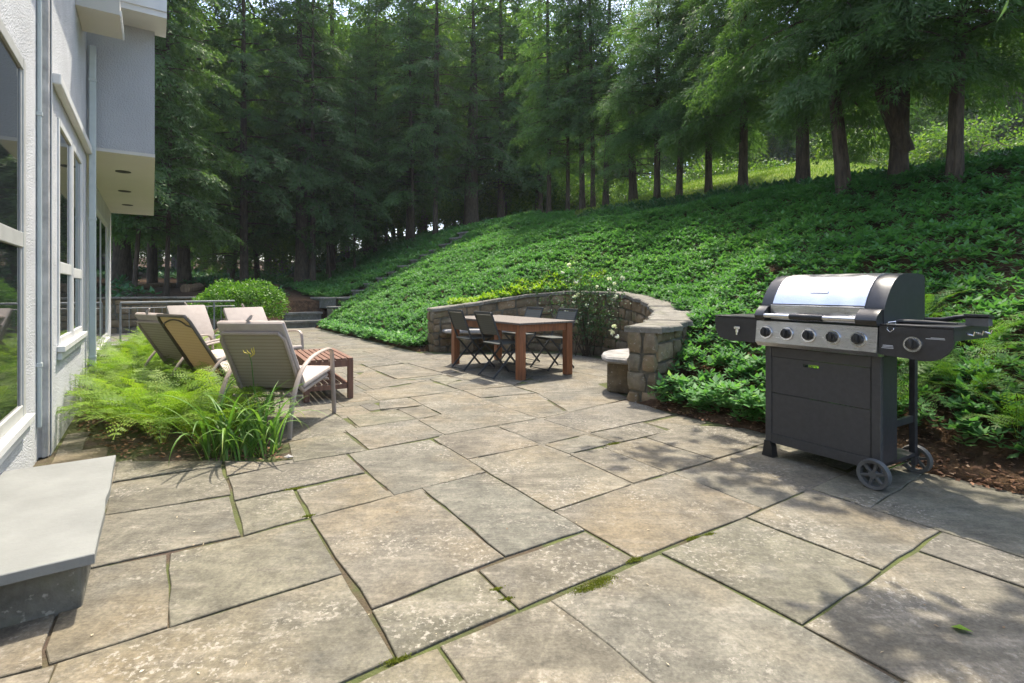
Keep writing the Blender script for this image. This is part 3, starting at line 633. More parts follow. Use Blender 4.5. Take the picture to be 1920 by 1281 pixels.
def low_wall(name, A, B, zt0, zt1, th, label, seed, lmax=.45, top=True):
    A = Vector(A); B = Vector(B); L = (B - A).length; e = empty(name, A, math.atan2((B - A).y, (B - A).x), label, 'wall')
    MB().add([(0, .02, -.2), (L, .02, -.2), (L, .02, zt1 - .05), (0, .02, zt0 - .05), (0, th, -.2), (L, th, -.2), (L, th, zt1 - .05), (0, th, zt0 - .05)], [(0, 1, 2, 3), (4, 7, 6, 5), (0, 3, 7, 4), (1, 5, 6, 2), (3, 2, 6, 7), (0, 4, 5, 1)]).build('mortar_core', M['mortar'], e)
    stones_on(e, lambda u, v, d: (u, .02 - d, v), 0, L, -.02, lambda u: zt0 + (zt1 - zt0) * u / L - .05, .2, seed, lmin=.2, lmax=lmax)
    if top:
        u = 0; rs = random.Random(seed + 1)
        while u < L:
            ue = min(L, u + rs.uniform(.5, .9)); zz = zt0 + (zt1 - zt0) * (u + ue) / 2 / L
            o = MB().box(((u + ue) / 2, th / 2 - .02, zz - .02), (ue - u - .012, th + .08, .05), None, .008).build('coping_stone', M['coping'], e); u = ue
    return e
low_wall('stone_flank_wall', st(.36, 16.3, 0), st(1.25, 15.4, 0), .62, .58, .3, 'low stone wall flanking the right side of the garden steps', 44)
low_wall('stone_back_wall', st(-11.5, 16.9, 0), st(-1.3, 17.1, 0), .98, .92, .35, 'long shaded stone wall behind the metal railing at the patio end', 51, .6)
rl = empty('metal_railing', HW(8.5, .05, 0), 0, 'thin grey metal railing with pickets running from the house corner', 'railing')
A = HW(8.5, .05, 0); B = G(440, 541 + .3 * F / 12.2, .87); B = Vector((B.x, B.y, 0)); dv = B - A; L = dv.length
MB().tube([(0, 0, .875), (dv.x, dv.y, .875)], .022, 8).build('top_rail', M['iron'], rl); MB().tube([(0, 0, .76), (dv.x, dv.y, .76)], .010, 6).build('mid_rail', M['iron'], rl); MB().tube([(0, 0, .09), (dv.x, dv.y, .09)], .012, 6).build('bottom_rail', M['iron'], rl)
npk = int(L / .14)
for k in range(npk + 1):
    f_ = k / npk; big = k % 12 == 0
    MB().tube([(dv.x * f_, dv.y * f_, 0 if big else .09), (dv.x * f_, dv.y * f_, .875 if big else .76)], .02 if big else .007, 6).build('post' if big else 'picket', M['iron'], rl)

# ================================================================== GRILL
gx = Vector((.513, -.858, 0)); gr = empty('gas_grill', (1.788, 3.614, 0), math.atan2(-.858, .513), 'large black and stainless gas grill on wheels beside the slope', 'grill')
def gb(m, x0, x1, y0, y1, z0, z1, bev=0.): return m.box(((x0+x1)/2, (y0+y1)/2, (z0+z1)/2), (x1-x0, y1-y0, z1-z0), None, bev)
X0, X1 = -.02, .70
m = MB(); gb(m, X0, X0+.045, 0, .03, .10, .77, .004); gb(m, X1-.05, X1, 0, .03, .09, .77, .004); gb(m, X0+.046, X1-.051, .002, .028, .70, .765, .003); gb(m, X0+.046, X1-.051, .002, .028, .10, .165, .003); m.build('front_frame', M['char'], gr)
hx0, hx1, hz0, hz1 = .245, .345, .652, .672
m = MB(); y0, y1 = .004, .022
gb(m, X0+.05, hx0, y0, y1, .452, .697); gb(m, hx1, X1-.055, y0, y1, .452, .697); gb(m, hx0, hx1, y0, y1, .452, hz0); gb(m, hx0, hx1, y0, y1, hz1, .697); m.build('upper_front_panel', M['char'], gr)
m = MB(); gb(m, X0+.05, X1-.055, y0, y1, .168, .447); m.build('lower_front_panel', M['char'], gr)
m = MB(); gb(m, X0, X0+.012, .03, .47, .12, .77); m.build('side_panel', M['black'], gr)
m = MB(); gb(m, X1-.012, X1, .03, .20, .12, .77); m.build('side_panel', M['black'], gr)
m = MB(); gb(m, X0, X0+.035, .44, .475, .06, .77, .003); m.build('rear_leg', M['black'], gr)
m = MB(); gb(m, X1-.035, X1, .44, .475, .06, .77, .003); m.build('rear_leg', M['black'], gr)
m = MB(); gb(m, X0+.012, X1, .03, .47, .12, .14); m.build('bottom_shelf', M['black'], gr)
m = MB(); gb(m, X1-.03, X1-.01, .03, .46, .33, .37); m.build('side_brace', M['black'], gr)
for y in (.0, .44):
    m = MB(); prof = [(-.02, 0), (.065, 0), (.06, .02), (.055, .07), (.04, .11), (0, .11), (-.012, .03)]; m.prism([(X0 + a, b) for a, b in prof], y - .012, y + .045, 'y'); m.build('foot', M['plastic'], gr)
m = MB(); m.tube([(X1 - .02, -.05, .088), (X1 - .02, .53, .088)], .007, 10); m.build('axle', M['chrome'], gr)
def wheel(y, sgn):
    c = (X1 - .02, y, .088); m = MB(); n = 36; prof = [(.066, -.018), (.083, -.022), (.088, -.012), (.088, .012), (.083, .022), (.066, .018)]
    vs = []; fs = []
    for k in range(n):
        a = 2 * math.pi * k / n
        for r_, o_ in prof: vs.append((c[0] + r_ * math.cos(a), c[1] + o_, c[2] + r_ * math.sin(a)))
    p = len(prof)
    for k in range(n):
        for q in range(p): fs.append((k*p + q, k*p + (q+1) % p, ((k+1) % n)*p + (q+1) % p, ((k+1) % n)*p + q))
    w = MB().add(vs, fs).build('wheel', M['rubber'], gr, smooth=True)
    h = MB()
    for k in range(6):
        a = 2 * math.pi * (k + .25) / 6; h.bar((c[0] + .015 * math.cos(a), c[1] - .004 * sgn, c[2] + .015 * math.sin(a)), (c[0] + .068 * math.cos(a), c[1] - .004 * sgn, c[2] + .068 * math.sin(a)), .016, .02, .003, up=(0, 1, 0))
    h.disc((c[0], c[1] - .018, c[2]), (0, 1, 0), .022, .022, .036, 18); h.build('hub', M['rubber'], w)
wheel(-.035, 1); wheel(.50, -1)
# fire box, control panel, shelves
m = MB(); m.prism([(.03, .775), (.52, .775), (.52, .93), (.03, .93)], X0 - .02, X1 + .02, 'x'); m.build('fire_box', M['black'], gr)
CP = [(-.045, .945), (-.062, .80), (-.03, .772), (.03, .772), (.03, .945)]
m = MB(); m.prism(CP, -.055, .705, 'x'); cp = m.build('control_panel', M['steel'], gr)
tilt = Vector((0, -1, .117)).normalized()
def knob(parent, x, z, y):
    c = Vector((x, y, z)); b = MB(); b.disc(c, tilt, .047, .043, .012, 28); bz = b.build('knob_bezel', M['chrome'], parent, smooth=True)
    k = MB(); k.disc(c + tilt * .012, tilt, .033, .028, .02, 24); rot = Matrix.Rotation(R(-6.7), 3, 'X'); k.box(c + tilt * .034 + Vector((0, 0, .004)), (.020, .022, .056), rot, .005); k.build('knob', M['plastic'], bz, smooth=True)
for k in range(5): knob(cp, .025 + k * .146, .868, -.056)
for k, (a, b) in enumerate(((.02, .03), (.2, .09), (.36, .08), (.52, .07))):
    pass
def shelf(x0, x1, right):
    m = MB(); y0, y1 = -.035, .48
    r_ = .13
    if right: pr = [(x0, .79), (x1 - r_, .775)] + [(x1 - r_ + r_ * math.sin(a), .775 + r_ * .95 * (1 - math.cos(a))) for a in (.3, .6, .9, 1.2, 1.45)] + [(x1, .955), (x0, .955)]
    else: pr = [(x1, .79), (x0 + r_, .785)] + [(x0 + r_ - r_ * math.sin(a), .785 + r_ * .7 * (1 - math.cos(a))) for a in (.4, .8, 1.2, 1.5)] + [(x0, .955), (x1, .955)]
    m.prism(pr, y0, y0 + .02, 'y'); fr = m.build('side_shelf', M['black'], gr)
    m = MB(); gb(m, x0, x1, y0 - .004, y1, .957, .968, .003); gb(m, x0 + .002, x1 - .002, y0 - .006, y0 - .001, .915, .953); m.build('shelf_top', M['black'], fr)
    m = MB(); gb(m, x0 + .01, x1 - .012, y0 + .02, y1 - .01, .89, .956); m.build('shelf_skirt', M['black'], fr)
    return fr
ls = shelf(-.405, -.058, False); rsf = shelf(.708, 1.055, True)
m = MB(); m.box((-.21, -.046, .885), (.05, .012, .022), None, .004); m.box((-.21, -.046, .862), (.024, .012, .03), None, .005); m.box((-.21, -.05, .84), (.014, .008, .02), None, .003); m.build('bottle_opener', M['chrome'], ls)
knob(rsf, .875, .862, -.037)
for (x, z, w_) in ((.752, .845, .05), (.752, .838, .055), (.75, .830, .06), (.985, .905, .06), (.975, .899, .085)):
    m = MB(); gb(m, x - w_/2, x + w_/2, -.0372, -.0355, z - .0016, z + .0016); m.build('printed_line', M['print'], rsf)
for y in (.12, .24, .36):
    m = MB(); m.tube([(1.056, y, .925), (1.085, y, .92), (1.09, y, .94)], .006, 8); m.build('tool_hook', M['chrome'], rsf)
# lid
def lidprof(off=0.):
    pts = [(-.005, .952), (-.010, 1.03), (.005, 1.065), (.03, 1.11), (.07, 1.165), (.12, 1.215), (.18, 1.247), (.25, 1.262), (.34, 1.264), (.43, 1.262), (.505, 1.255), (.52, 1.23), (.52, .952)]
    return [(y - off if y < .2 else y, z + off * (1 if z > 1.1 else .3)) for y, z in pts]
m = MB(); m.prism(lidprof(), X0 - .03, X1 + .02, 'x'); lid = m.build('lid', M['black'], gr, smooth=True)
st_ = lidprof(.004)[2:9]
def sheet(prof, xs, name, mat, par):
    m = MB(); n = len(prof); vs = []
    for (a, b) in ((0, 0),): pass
    inner = [(y + .006, z - .006) for y, z in prof]
    m.prism(prof + inner[::-1], xs[0], xs[1], 'x'); return m.build(name, mat, par, smooth=True)
sheet(st_, (.035, .615), 'steel_face', M['steel'], lid)
m = MB(); gb(m, .03, .62, -.016, -.008, .96, 1.058, .002); m.build('steel_apron', M['steel'], lid)
m = MB(); rot = Matrix.Rotation(R(48), 3, 'X'); m.box((.325, .048, 1.148), (.115, .020, .006), rot, .003); m.build('nameplate', M['chrome'], lid)
for (xa, xb) in ((-.045, .02), (.60, .715)):
    m = MB(); m.prism([(-.01, .955), (-.075, .955), (-.088, .985), (-.075, 1.01), (-.03, 1.045), (-.01, 1.05)], xa, xb, 'x'); m.build('handle_bracket', M['plastic'], lid, smooth=True)
m = MB(); m.tube([(.0, -.07, .985), (.63, -.07, .985)], .015, 14); m.build('handle', M['steel'], lid, smooth=True)
m = MB()
pts = []; rr = []
for k in range(25): pts.append((.20 + k * .21 / 24, -.07, .985)); rr.append(.020 + .0022 * (k % 2))
m.tube(pts, rr, 14); m.build('handle_grip', M['plastic'], lid, smooth=True)
# tools on the right shelf
def gw(x, y, z): c, s_ = .513, -.858; return Vector((1.788 + c * x - s_ * y, 3.614 + s_ * x + c * y, z))
RZ = math.atan2(-.858, .513)
e = empty('grill_brush', gw(.90, .20, .968), RZ, 'black grill brush with a square scraper head on the right shelf', 'grill brush')
m = MB(); m.tube([(-.07, .03, .02), (.02, .02, .022), (.08, .01, .04), (.14, 0, .05)], [.014, .016, .013, .012], 10, flat=.8); m.build('handle', M['plastic'], e, smooth=True)
m = MB(); m.box((.185, -.005, .052), (.11, .075, .016), Matrix.Rotation(R(-8), 3, 'X'), .003); m.build('head', M['plastic'], e); m = MB(); m.box((.185, -.005, .022), (.095, .06, .042)); m.build('bristles', M['rubber'], e)
e = empty('barbecue_tongs', gw(.86, .06, .968), RZ + .12, 'black tongs with a wire hanging loop on the right shelf front', 'tongs')
m = MB(); m.tube([(-.10, 0, .012), (.02, .01, .012), (.16, .035, .010)], [.012, .011, .005], 8); m.tube([(-.10, .02, .014), (.02, .035, .014), (.16, .07, .010)], [.012, .011, .005], 8); m.build('arms', M['plastic'], e, smooth=True)
m = MB(); m.tube([(-.10, -.01, .012), (-.125, -.055, .006), (-.115, -.108, -.03), (-.10, -.108, -.045), (-.085, -.108, -.03), (-.09, -.055, .006), (-.10, .02, .012)], .0025, 6); m.build('hanging_loop', M['chrome'], e)

# ================================================================== DINING TABLE + FOLDING CHAIRS
A_N = math.atan2(ND[1], ND[0]); A_D = math.atan2(DD[1], DD[0])
TCx, TCy = -.06, 7.555
dt = empty('dining_table', (TCx, TCy, 0), A_D, 'wooden dining table with thick square legs in the stone niche', 'table')   # local x along table
LX, LY = .865, .395
for sx in (-1, 1):
    for sy in (-1, 1): MB().box((sx * LX, sy * LY, .352), (.098, .098, .704), None, .006).build('leg', M['teak'], dt)
for sy in (-1, 1): MB().box((0, sy * (LY + .015), .655), (2 * LX - .1, .03, .095), None, .003).build('apron', M['teak'], dt)
for sx in (-1, 1): MB().box((sx * (LX + .015), 0, .655), (.03, 2 * LY - .1, .095), None, .003).build('apron', M['teak'], dt)
for k in range(7):
    w_ = (2 * LY + .16) / 7; MB().box((0, -LY - .08 + w_ * (k + .5), .718), (2 * LX + .16, w_ - .004, .026), None, .003).build('plank', M['top'], dt)
def folding_chair(x, y, ang, label):
    e = empty('folding_chair', (x, y, 0), ang - math.pi / 2, label, 'chair', 'folding chairs at the dining table')   # local +y = facing
    for sx in (-1, 1):
        xx = sx * .205; m = MB(); m.bar((xx, -.30, .86), (xx, -.13, .43), .014, .026, .003); m.bar((xx, -.13, .43), (xx, .26, .008), .014, .026, .003); m.build('back_leg', M['fold'], e)
        xi = sx * .182; m = MB(); m.bar((xi, .18, .45), (xi, -.25, .008), .014, .026, .003); m.build('cross_leg', M['fold'], e)
    MB().bar((-.20, -.297, .852), (.20, -.297, .852), .02, .035, .004).build('top_rail', M['fold'], e)
    m = MB(); m.add([(-.197, -.285, .825), (.197, -.285, .825), (.197, -.185, .565), (-.197, -.185, .565), (-.197, -.277, .828), (.197, -.277, .828), (.197, -.177, .568), (-.197, -.177, .568)], [(0, 1, 2, 3), (4, 7, 6, 5), (0, 4, 5, 1), (1, 5, 6, 2), (2, 6, 7, 3), (3, 7, 4, 0)]); m.build('back_panel', M['foldsling'], e)
    MB().box((0, .02, .452), (.39, .39, .018), Matrix.Rotation(R(2), 3, 'X'), .004).build('seat', M['foldsling'], e)
    for y_, z_ in ((.25, .02), (-.24, .02), (.19, .44)): MB().tube([(-.19, y_, z_), (.19, y_, z_)], .007, 8).build('stretcher', M['fold'], e)
folding_chair(-.14, 6.93, A_N, 'charcoal folding chair nearest the camera, at the front leg of the table')
folding_chair(-.58, 7.62, A_N, 'charcoal folding chair on the patio side, nearer the left table leg')
folding_chair(.60, 7.60, A_N + math.pi, 'charcoal folding chair on the far side, beside the right table leg')
folding_chair(.13, 8.22, A_N + math.pi, 'charcoal folding chair on the far side, nearer the left stone seat')

# ================================================================== LOUNGE CHAIRS + COFFEE TABLE
def lounge(x, y, f, label, cushion=3, dark=False, name='patio_lounge_chair', group='lounge chairs with cushions'):
    e = empty(name, (x, y, 0), math.atan2(f[1], f[0]) - math.pi / 2, label, 'chair', group)
    fm = M['bronze'] if dark else M['aluminium']; sm = M['tan'] if dark else M['sling']
    for sx in (-1, 1):
        X = sx * .30; m = MB(); path = catmull([(-.42, .0), (-.40, .16), (-.34, .34), (-.22, .50), (-.04, .585), (.16, .615), (.30, .618), (.355, .59), (.375, .53), (.40, .26), (.425, .0)], 4)
        m.tube([(X, p[0], p[1]) for p in path], .021, 8, flat=.55, side=(1, 0, 0)); m.build('arm_frame', M['aluminium'], e, smooth=True)
    top = .82 if not dark else .92; by = -.14; ty = -.14 - (top - .33) * .62
    hw = .255
    m = MB(); pth = [(-hw, .36, .37), (-hw, -.10, .31), (-hw, by - .02, .35), (-hw, ty + .03, top - .05), (-hw + .03, ty, top), (hw - .03, ty, top), (hw, ty + .03, top - .05), (hw, by - .02, .35), (hw, -.10, .31), (hw, .36, .37), (hw - .03, .39, .375), (-hw + .03, .39, .375), (-hw, .36, .37)]
    m.tube(pth, .016, 8); m.build('seat_frame', fm, e, smooth=True)
    m = MB(); m.add([(-hw, by, .35), (hw, by, .35), (hw, ty + .012, top - .012), (-hw, ty + .012, top - .012), (-hw, by + .006, .353), (hw, by + .006, .353), (hw, ty + .018, top - .009), (-hw, ty + .018, top - .009)], [(0, 1, 2, 3), (4, 7, 6, 5), (0, 4, 5, 1), (1, 5, 6, 2), (2, 6, 7, 3), (3, 7, 4, 0)]); m.build('back_sling', sm, e)
    m = MB(); m.box((0, .13, .335), (2 * hw, .5, .006), Matrix.Rotation(R(7), 3, 'X')); m.build('seat_sling', sm, e)
    for y_ in (-.2, .3): MB().tube([(-.30, y_, .31 + y_ * .12), (.30, y_, .31 + y_ * .12)], .012, 8).build('stretcher', fm, e)
    if dark:
        m = MB(); pts = [(-hw, ty + .07, top - .11)] + [(-hw + 2 * hw * k / 8, ty + .03, top - .11 + .075 * math.sin(math.pi * k / 8)) for k in range(1, 8)] + [(hw, ty + .07, top - .11)]; m.tube(pts, .008, 6); m.build('back_bow', fm, e)
    if cushion:
        ln = .73; th = .052; ang = math.atan2(.62, 1.); rot = Matrix.Rotation(ang, 3, 'X')
        back = Vector((0, -.62 * .5, 1)).normalized()
        c0 = Vector((0, by + .045, .36)); dirv = Vector((0, ty - by, top - .35)).normalized(); nrm = Vector((0, dirv.z, -dirv.y))
        Mx = Matrix((Vector((1, 0, 0)), dirv, nrm)).transposed()
        if Mx.determinant() < 0: Mx = Matrix((Vector((1, 0, 0)), dirv, -nrm)).transposed()
        ln = ((top - .35) / dirv.z) + .10
        if cushion & 1: MB().box(c0 + dirv * ln / 2 + nrm * .0, (.545, ln, th), Mx, .024).build('back_cushion', M['cushion'], e, smooth=True)
        MB().box((0, .16, .388), (.545, .56, th), Matrix.Rotation(R(7), 3, 'X'), .024).build('seat_cushion', M['cushion'], e, smooth=True)
        for k in range(0):
            z_ = .36 + (k + 1) * .14; q = c0 + dirv * (k + 1) * .17 + nrm * .034
            MB().tube([(-.25, q.y, q.z), (.25, q.y, q.z)], .006, 6).build('cushion_seam', M['cushion'], e)
        if not cushion & 1: return e
        tp = c0 + dirv * ln; m = MB(); m.tube([tp + Vector((-.02, -.01, 0)), tp + Vector((-.0, .0, .025)), tp + Vector((.015, .005, .05))], [.010, .014, .008], 8); m.build('cushion_tie', M['cushion'], e, smooth=True)
    return e
lounge(-2.0, 4.46, (.07, .997), 'beige cushioned lounge chair nearest the camera, behind the daylilies')
lounge(-2.86, 5.16, (.5, .866), 'lounge chair with a dark bronze frame and tan mesh back', 2, True, group='lounge chairs with cushions')
lounge(-3.52, 5.72, (.5, .866), 'beige cushioned lounge chair left of the dark framed one, among the ferns')
lounge(-3.2, 6.65, (.85, -.53), 'beige cushioned lounge chair facing right, behind the nearest chair')
lounge(-4.5, 7.5, (.85, -.53), 'beige cushioned lounge chair farthest back, in front of the round shrub')
ct = empty('slatted_coffee_table', (-2.17, 5.86, 0), math.atan2(.866, -.5), 'low brown slatted wooden coffee table between the lounge chairs', 'table')
CL, CW = .52, .25
for sx in (-1, 1):
    for sy in (-1, 1): MB().box((sx * (CL - .03), sy * (CW - .03), .205), (.055, .055, .41), None, .004).build('leg', M['brown'], ct)
for sy in (-1, 1): MB().box((0, sy * (CW - .015), .375), (2 * CL - .12, .022, .07), None, .003).build('apron', M['brown'], ct); MB().box((0, sy * (CW - .04), .13), (2 * CL - .12, .022, .05), None, .003).build('shelf_rail', M['brown'], ct)
for sx in (-1, 1): MB().box((sx * (CL - .015), 0, .375), (.022, 2 * CW - .12, .07), None, .003).build('apron', M['brown'], ct); MB().box((sx * (CL - .03), 0, .13), (.022, 2 * CW - .12, .05), None, .003).build('shelf_rail', M['brown'], ct)
for k in range(8):
    yy = -CW + (k + .5) * 2 * CW / 8; MB().box((0, yy, .421), (2 * CL, 2 * CW / 8 - .012, .02), None, .003).build('slat', M['brown'], ct)
for k in range(6):
    yy = -CW + .06 + (k + .5) * (2 * CW - .12) / 6; MB().box((0, yy, .165), (2 * CL - .08, .045, .016), None, .003).build('shelf_slat', M['brown'], ct)

# ================================================================== PLANTS
# ------------------------------------------------------------------ ground cover on the slope
def rosettes(P, rng, lsize, nl, mat, name, up=1.0, tiltv=.55, colshift=None):
    n = len(P); k = nl
    base = np.repeat(P, k, 0); a = (np.tile(np.arange(k) * 2.399, n) + np.repeat(rng.uniform(0, 6.28, n), k)); lev = np.tile(np.linspace(.1, 1, k), n)
    el = np.clip(tiltv * (1.15 - lev * 1.05) + rng.normal(0, .22, n * k), -.5, 1.2)
    D = np.c_[np.cos(a) * np.cos(el), np.sin(a) * np.cos(el), np.sin(el)]; N = np.c_[-np.cos(a) * np.sin(el), -np.sin(a) * np.sin(el), np.cos(el)] + rng.normal(0, .15, (n * k, 3))
    ls = np.repeat(lsize * rng.uniform(.7, 1.3, n), k) * rng.uniform(.7, 1.3, n * k); base = base + np.c_[D[:, :2] * .006, (1 - lev) * np.repeat(lsize, k) * .5]
    r_ = rng.random(n) * .55; rr = np.clip(np.repeat(r_, k) + rng.random(n * k) * .35 + (0 if colshift is None else np.repeat(colshift, k)), 0, 1)
    return leaf_mesh(name, [(base, D, N, ls, ls * .52, -.10, rr)], mat)
rng = np.random.default_rng(5)
def cover_points(n, t0, t1, s0, s1, hgt):
    t = rng.uniform(t0, t1, n); s = rng.uniform(s0, s1, n); x, y = XY(t, s); return t, s, x, y
PP = []; LS = []
for (n, t0, t1, s0, s1, ls) in ((11500, -.05, 7.2, -3.2, 3.6, .066), (16500, .05, 7.8, 3.6, 9.5, .066), (12500, .0, 8.6, 9.5, 15.6, .074), (5200, .0, 8.6, 15.6, 19, .10), (5200, .4, 9.0, 19, 30, .13)):
    t, s, x, y = cover_points(n, t0, t1, s0, s1, 0)
    tc = 6.1 + 2.1 * sstep(9, 18, s); edge = np.where(s < 3.3, .04 + .04 * np.sin(s * 5) + .22 * (s < 1.95), np.where(s < 8.5, -.1, -.02 + .05 * np.sin(s * 4)))
    ok = (t > edge) & (t < tc + .3 + .3 * np.sin(s * 2)) & ~in_poly(x, y, NICHE_OUT) & (terrain(x, y) > -.1)
    l_ = (s - 17.25) - (t - .5) * (1.1 / 6.1); ok &= ~((np.abs(l_) < .48) & (t > -.5) & (t < 6.8)) & ~((t < .9) & (s > 15.9) & (s < 18.4))
    ok &= (x * 0 + 1 > 0) & ((s < 16.9) | (t > .55) ); x, y, t, s = x[ok], y[ok], t[ok], s[ok]
    vis = np.abs(x) < 1.35 * np.maximum(y, .1) + 1.5; x, y = x[vis], y[vis]; t = t[vis]
    PP.append(np.c_[x, y, terrain(x, y) + rng.uniform(.06, .17, len(x)) * np.clip(.35 + (t[:len(x)] + .1) * 1.2, .3, 1)]); LS.append(np.full(len(x), ls))
GP = np.vstack(PP); GL = np.concatenate(LS)
GP[:, 2] += .05 * wob(GP[:, 0], GP[:, 1], 3.1, 1.) * np.clip(TS(GP[:, 0], GP[:, 1])[0], 0, 1)
cs = .14 * wob(GP[:, 0], GP[:, 1], 1.1, .2) + .08 * wob(GP[:, 0], GP[:, 1], 4.3, 2.)
tag(link(bpy.data.objects.new('ground_cover', rosettes(GP, rng, GL, 9, M['pachy'], 'ground_cover', colshift=cs))), 'dense green leafy ground cover blanketing the whole slope', 'ground cover', kind='stuff')
# soil-hiding skirt plants along the patio edge, lower stems
q = []
for s in np.arange(2.0, 3.35, .009): q.append((*XY(rng.uniform(-.03, .4), s), rng.uniform(.03, .3)))
for s in np.arange(9.0, 15.3, .02): q.append((*XY(rng.uniform(-.16, .25), s + rng.uniform(-.05, .05)), rng.uniform(.03, .24)))
q = np.array(q); tag(link(bpy.data.objects.new('edging_plants', rosettes(q, rng, np.full(len(q), .08), 8, M['pachy'], 'edging_plants', colshift=np.full(len(q), .12)))), 'leafy ground cover spilling over the patio edge', 'ground cover', kind='stuff')
# lime-green strip above the left part of the wall
q = []
for _ in range(420):
    u = rng.uniform(WLEN * .60, WLEN * .93); p, nn = wall_at(u); o_ = p + nn * (wall_th(u) + rng.uniform(.0, .55)); q.append((o_[0], o_[1], max(float(terrain(o_[0], o_[1])), wall_top(u) - .12) + rng.uniform(.05, .16)))
q2 = []
for _ in range(620):
    u = rng.uniform(WLEN * .22, WLEN * .64); p, nn = wall_at(u); r_ = rng.uniform(-.05, .35); o_ = p + nn * (wall_th(u) + r_ - .12); q2.append((o_[0], o_[1], max(float(terrain(o_[0], o_[1])), wall_top(u) - .02) + rng.uniform(.0, .12) - (.05 if r_ < .05 else 0)))
q2 = np.array(q2); tag(link(bpy.data.objects.new('wall_top_plants', rosettes(q2, rng, np.full(len(q2), .07), 8, M['pachy'], 'wall_top_plants'))), 'ground cover creeping over the back edge of the curved wall', 'ground cover', kind='stuff')
q = np.array(q); tag(link(bpy.data.objects.new('lime_ground_cover', rosettes(q, rng, np.full(len(q), .085), 8, M['lime'], 'lime_ground_cover'))), 'strip of yellow green leaves along the top of the stone wall', 'ground cover', kind='stuff')
# shaded undergrowth in the woods
n = 5200; t = rng.uniform(-14, 26, n); s = rng.uniform(17.5, 42, n); x, y = XY(t, s); ok = ((t < .2) | (t > 9.2) | (s > 30)) & (wob(x, y, .55, .9) > -.2); x, y = x[ok], y[ok]
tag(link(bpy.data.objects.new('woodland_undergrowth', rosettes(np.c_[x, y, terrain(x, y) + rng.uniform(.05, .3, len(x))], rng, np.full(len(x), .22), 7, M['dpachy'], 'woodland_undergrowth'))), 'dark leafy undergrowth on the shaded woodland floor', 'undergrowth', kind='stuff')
n = 2600; t = rng.uniform(6.0, 7.2, n); s = rng.uniform(-6, 12, n); x, y = XY(t, s)
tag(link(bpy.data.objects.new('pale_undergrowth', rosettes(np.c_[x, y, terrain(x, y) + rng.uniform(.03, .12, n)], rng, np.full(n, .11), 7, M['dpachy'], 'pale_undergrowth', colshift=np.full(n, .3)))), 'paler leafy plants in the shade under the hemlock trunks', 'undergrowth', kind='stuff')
# lawn
n = 52000; t = rng.uniform(6.6, 16.5, n); s = rng.uniform(-9, 14, n); x, y = XY(t, s); z = terrain(x, y); aa = rng.uniform(0, 6.28, n)
D = np.c_[rng.normal(0, .35, n), rng.normal(0, .35, n), np.ones(n)]
tag(link(bpy.data.objects.new('lawn_grass', leaf_mesh('lawn_grass', [(np.c_[x, y, z - .01], D, np.c_[np.cos(aa), np.sin(aa), 0 * aa], rng.uniform(.06, .12, n), .016, 0, rng.random(n))], M['grass']))), 'sunlit mown lawn on the rise behind the hemlocks', 'lawn', kind='stuff')

# ------------------------------------------------------------------ ferns
def fern_mesh(name, mat, rng, nf=15, L=.62, spread=.6, droop=1.0):
    P = []; D = []; N = []; LL = []; WW = []; RR = []
    for k in range(nf):
        az = k * 2.399 + rng.normal(0, .3); l = L * rng.uniform(.7, 1.2); el0 = R(rng.uniform(48, 82)); npn = 14; cur = rng.uniform(.7, 1.25) * droop
        pos = np.zeros(3) + np.array([math.cos(az), math.sin(az), 0]) * .02; r0 = rng.random() * .6
        for i in range(npn + 5):
            u = i / (npn + 5); el = el0 - cur * 1.75 * u ** 1.3; d = np.array([math.cos(az) * math.cos(el), math.sin(az) * math.cos(el), math.sin(el)]); side = np.array([-math.sin(az), math.cos(az), 0]); nrm = np.cross(side, d) * -1
            if nrm[2] < 0: nrm = -nrm
            pos = pos + d * l / (npn + 5)
            P.append(pos - d * l / (npn + 5)); D.append(d); N.append(nrm); LL.append(l / (npn + 5) * 1.3); WW.append(.006); RR.append(1. if i < 7 else r0 + .1)
            if i >= 4:
                v = (i - 4) / npn; pl = l * .155 * math.sin(math.pi * min(1, .18 + v * .82)) ** .8 + .006
                for sg in (-1, 1):
                    pd = unit(side * sg * .9 + d * .45 - nrm * .12 + rng.normal(0, .06, 3)); m_ = 4
                    nrm = unit(nrm + rng.normal(0, .12, 3)); P.append(pos); D.append(pd); N.append(nrm); LL.append(pl); WW.append(.005); RR.append(min(1, r0 + rng.random() * .3))
                    for j in range(m_):
                        q = pos + pd * pl * (j + .6) / (m_ + .4); lw = min(.022, pl * .28) * (1 - j / (m_ + 2.))
                        for s2 in (-1, 1):
                            dd = unit(np.cross(nrm, pd) * s2 + pd * .55); P.append(q); D.append(dd); N.append(nrm); LL.append(lw + .003); WW.append(lw * .45 + .002); RR.append(min(1, r0 + rng.random() * .35))
    return leaf_mesh(name, [(np.array(P), np.array(D), np.array(N), np.array(LL), np.array(WW), .0, np.array(RR))], mat)
frng = np.random.default_rng(21)
FM = [fern_mesh('fern', M['fern'], frng, 19, .74, .6, .85), fern_mesh('fern', M['fern'], frng, 16, .86, .6, .85), fern_mesh('fern', M['fern'], frng, 20, .64, .6, .85)]
DM = [fern_mesh('fern', M['dfern'], frng, 14, .75), fern_mesh('fern', M['dfern'], frng, 12, .85)]
def plant(me, name, x, y, z, label, cat, group, sc=1., parts=None):
    o = bpy.data.objects.new(name, me); o.location = (x, y, z); o.rotation_euler = (0, 0, random.uniform(0, 6.28)); o.scale = (sc,) * 3; link(o); return tag(o, label, cat, group)
fp = scatter_poly(shrink(BEDP, .16), 900, np.random.default_rng(4)); keep = []
for p in fp:
    if p[0] > -1.95 - .0 and p[1] < 3.9: continue
    if all((p[0] - q[0]) ** 2 + (p[1] - q[1]) ** 2 > .22 ** 2 for q in keep): keep.append(p)
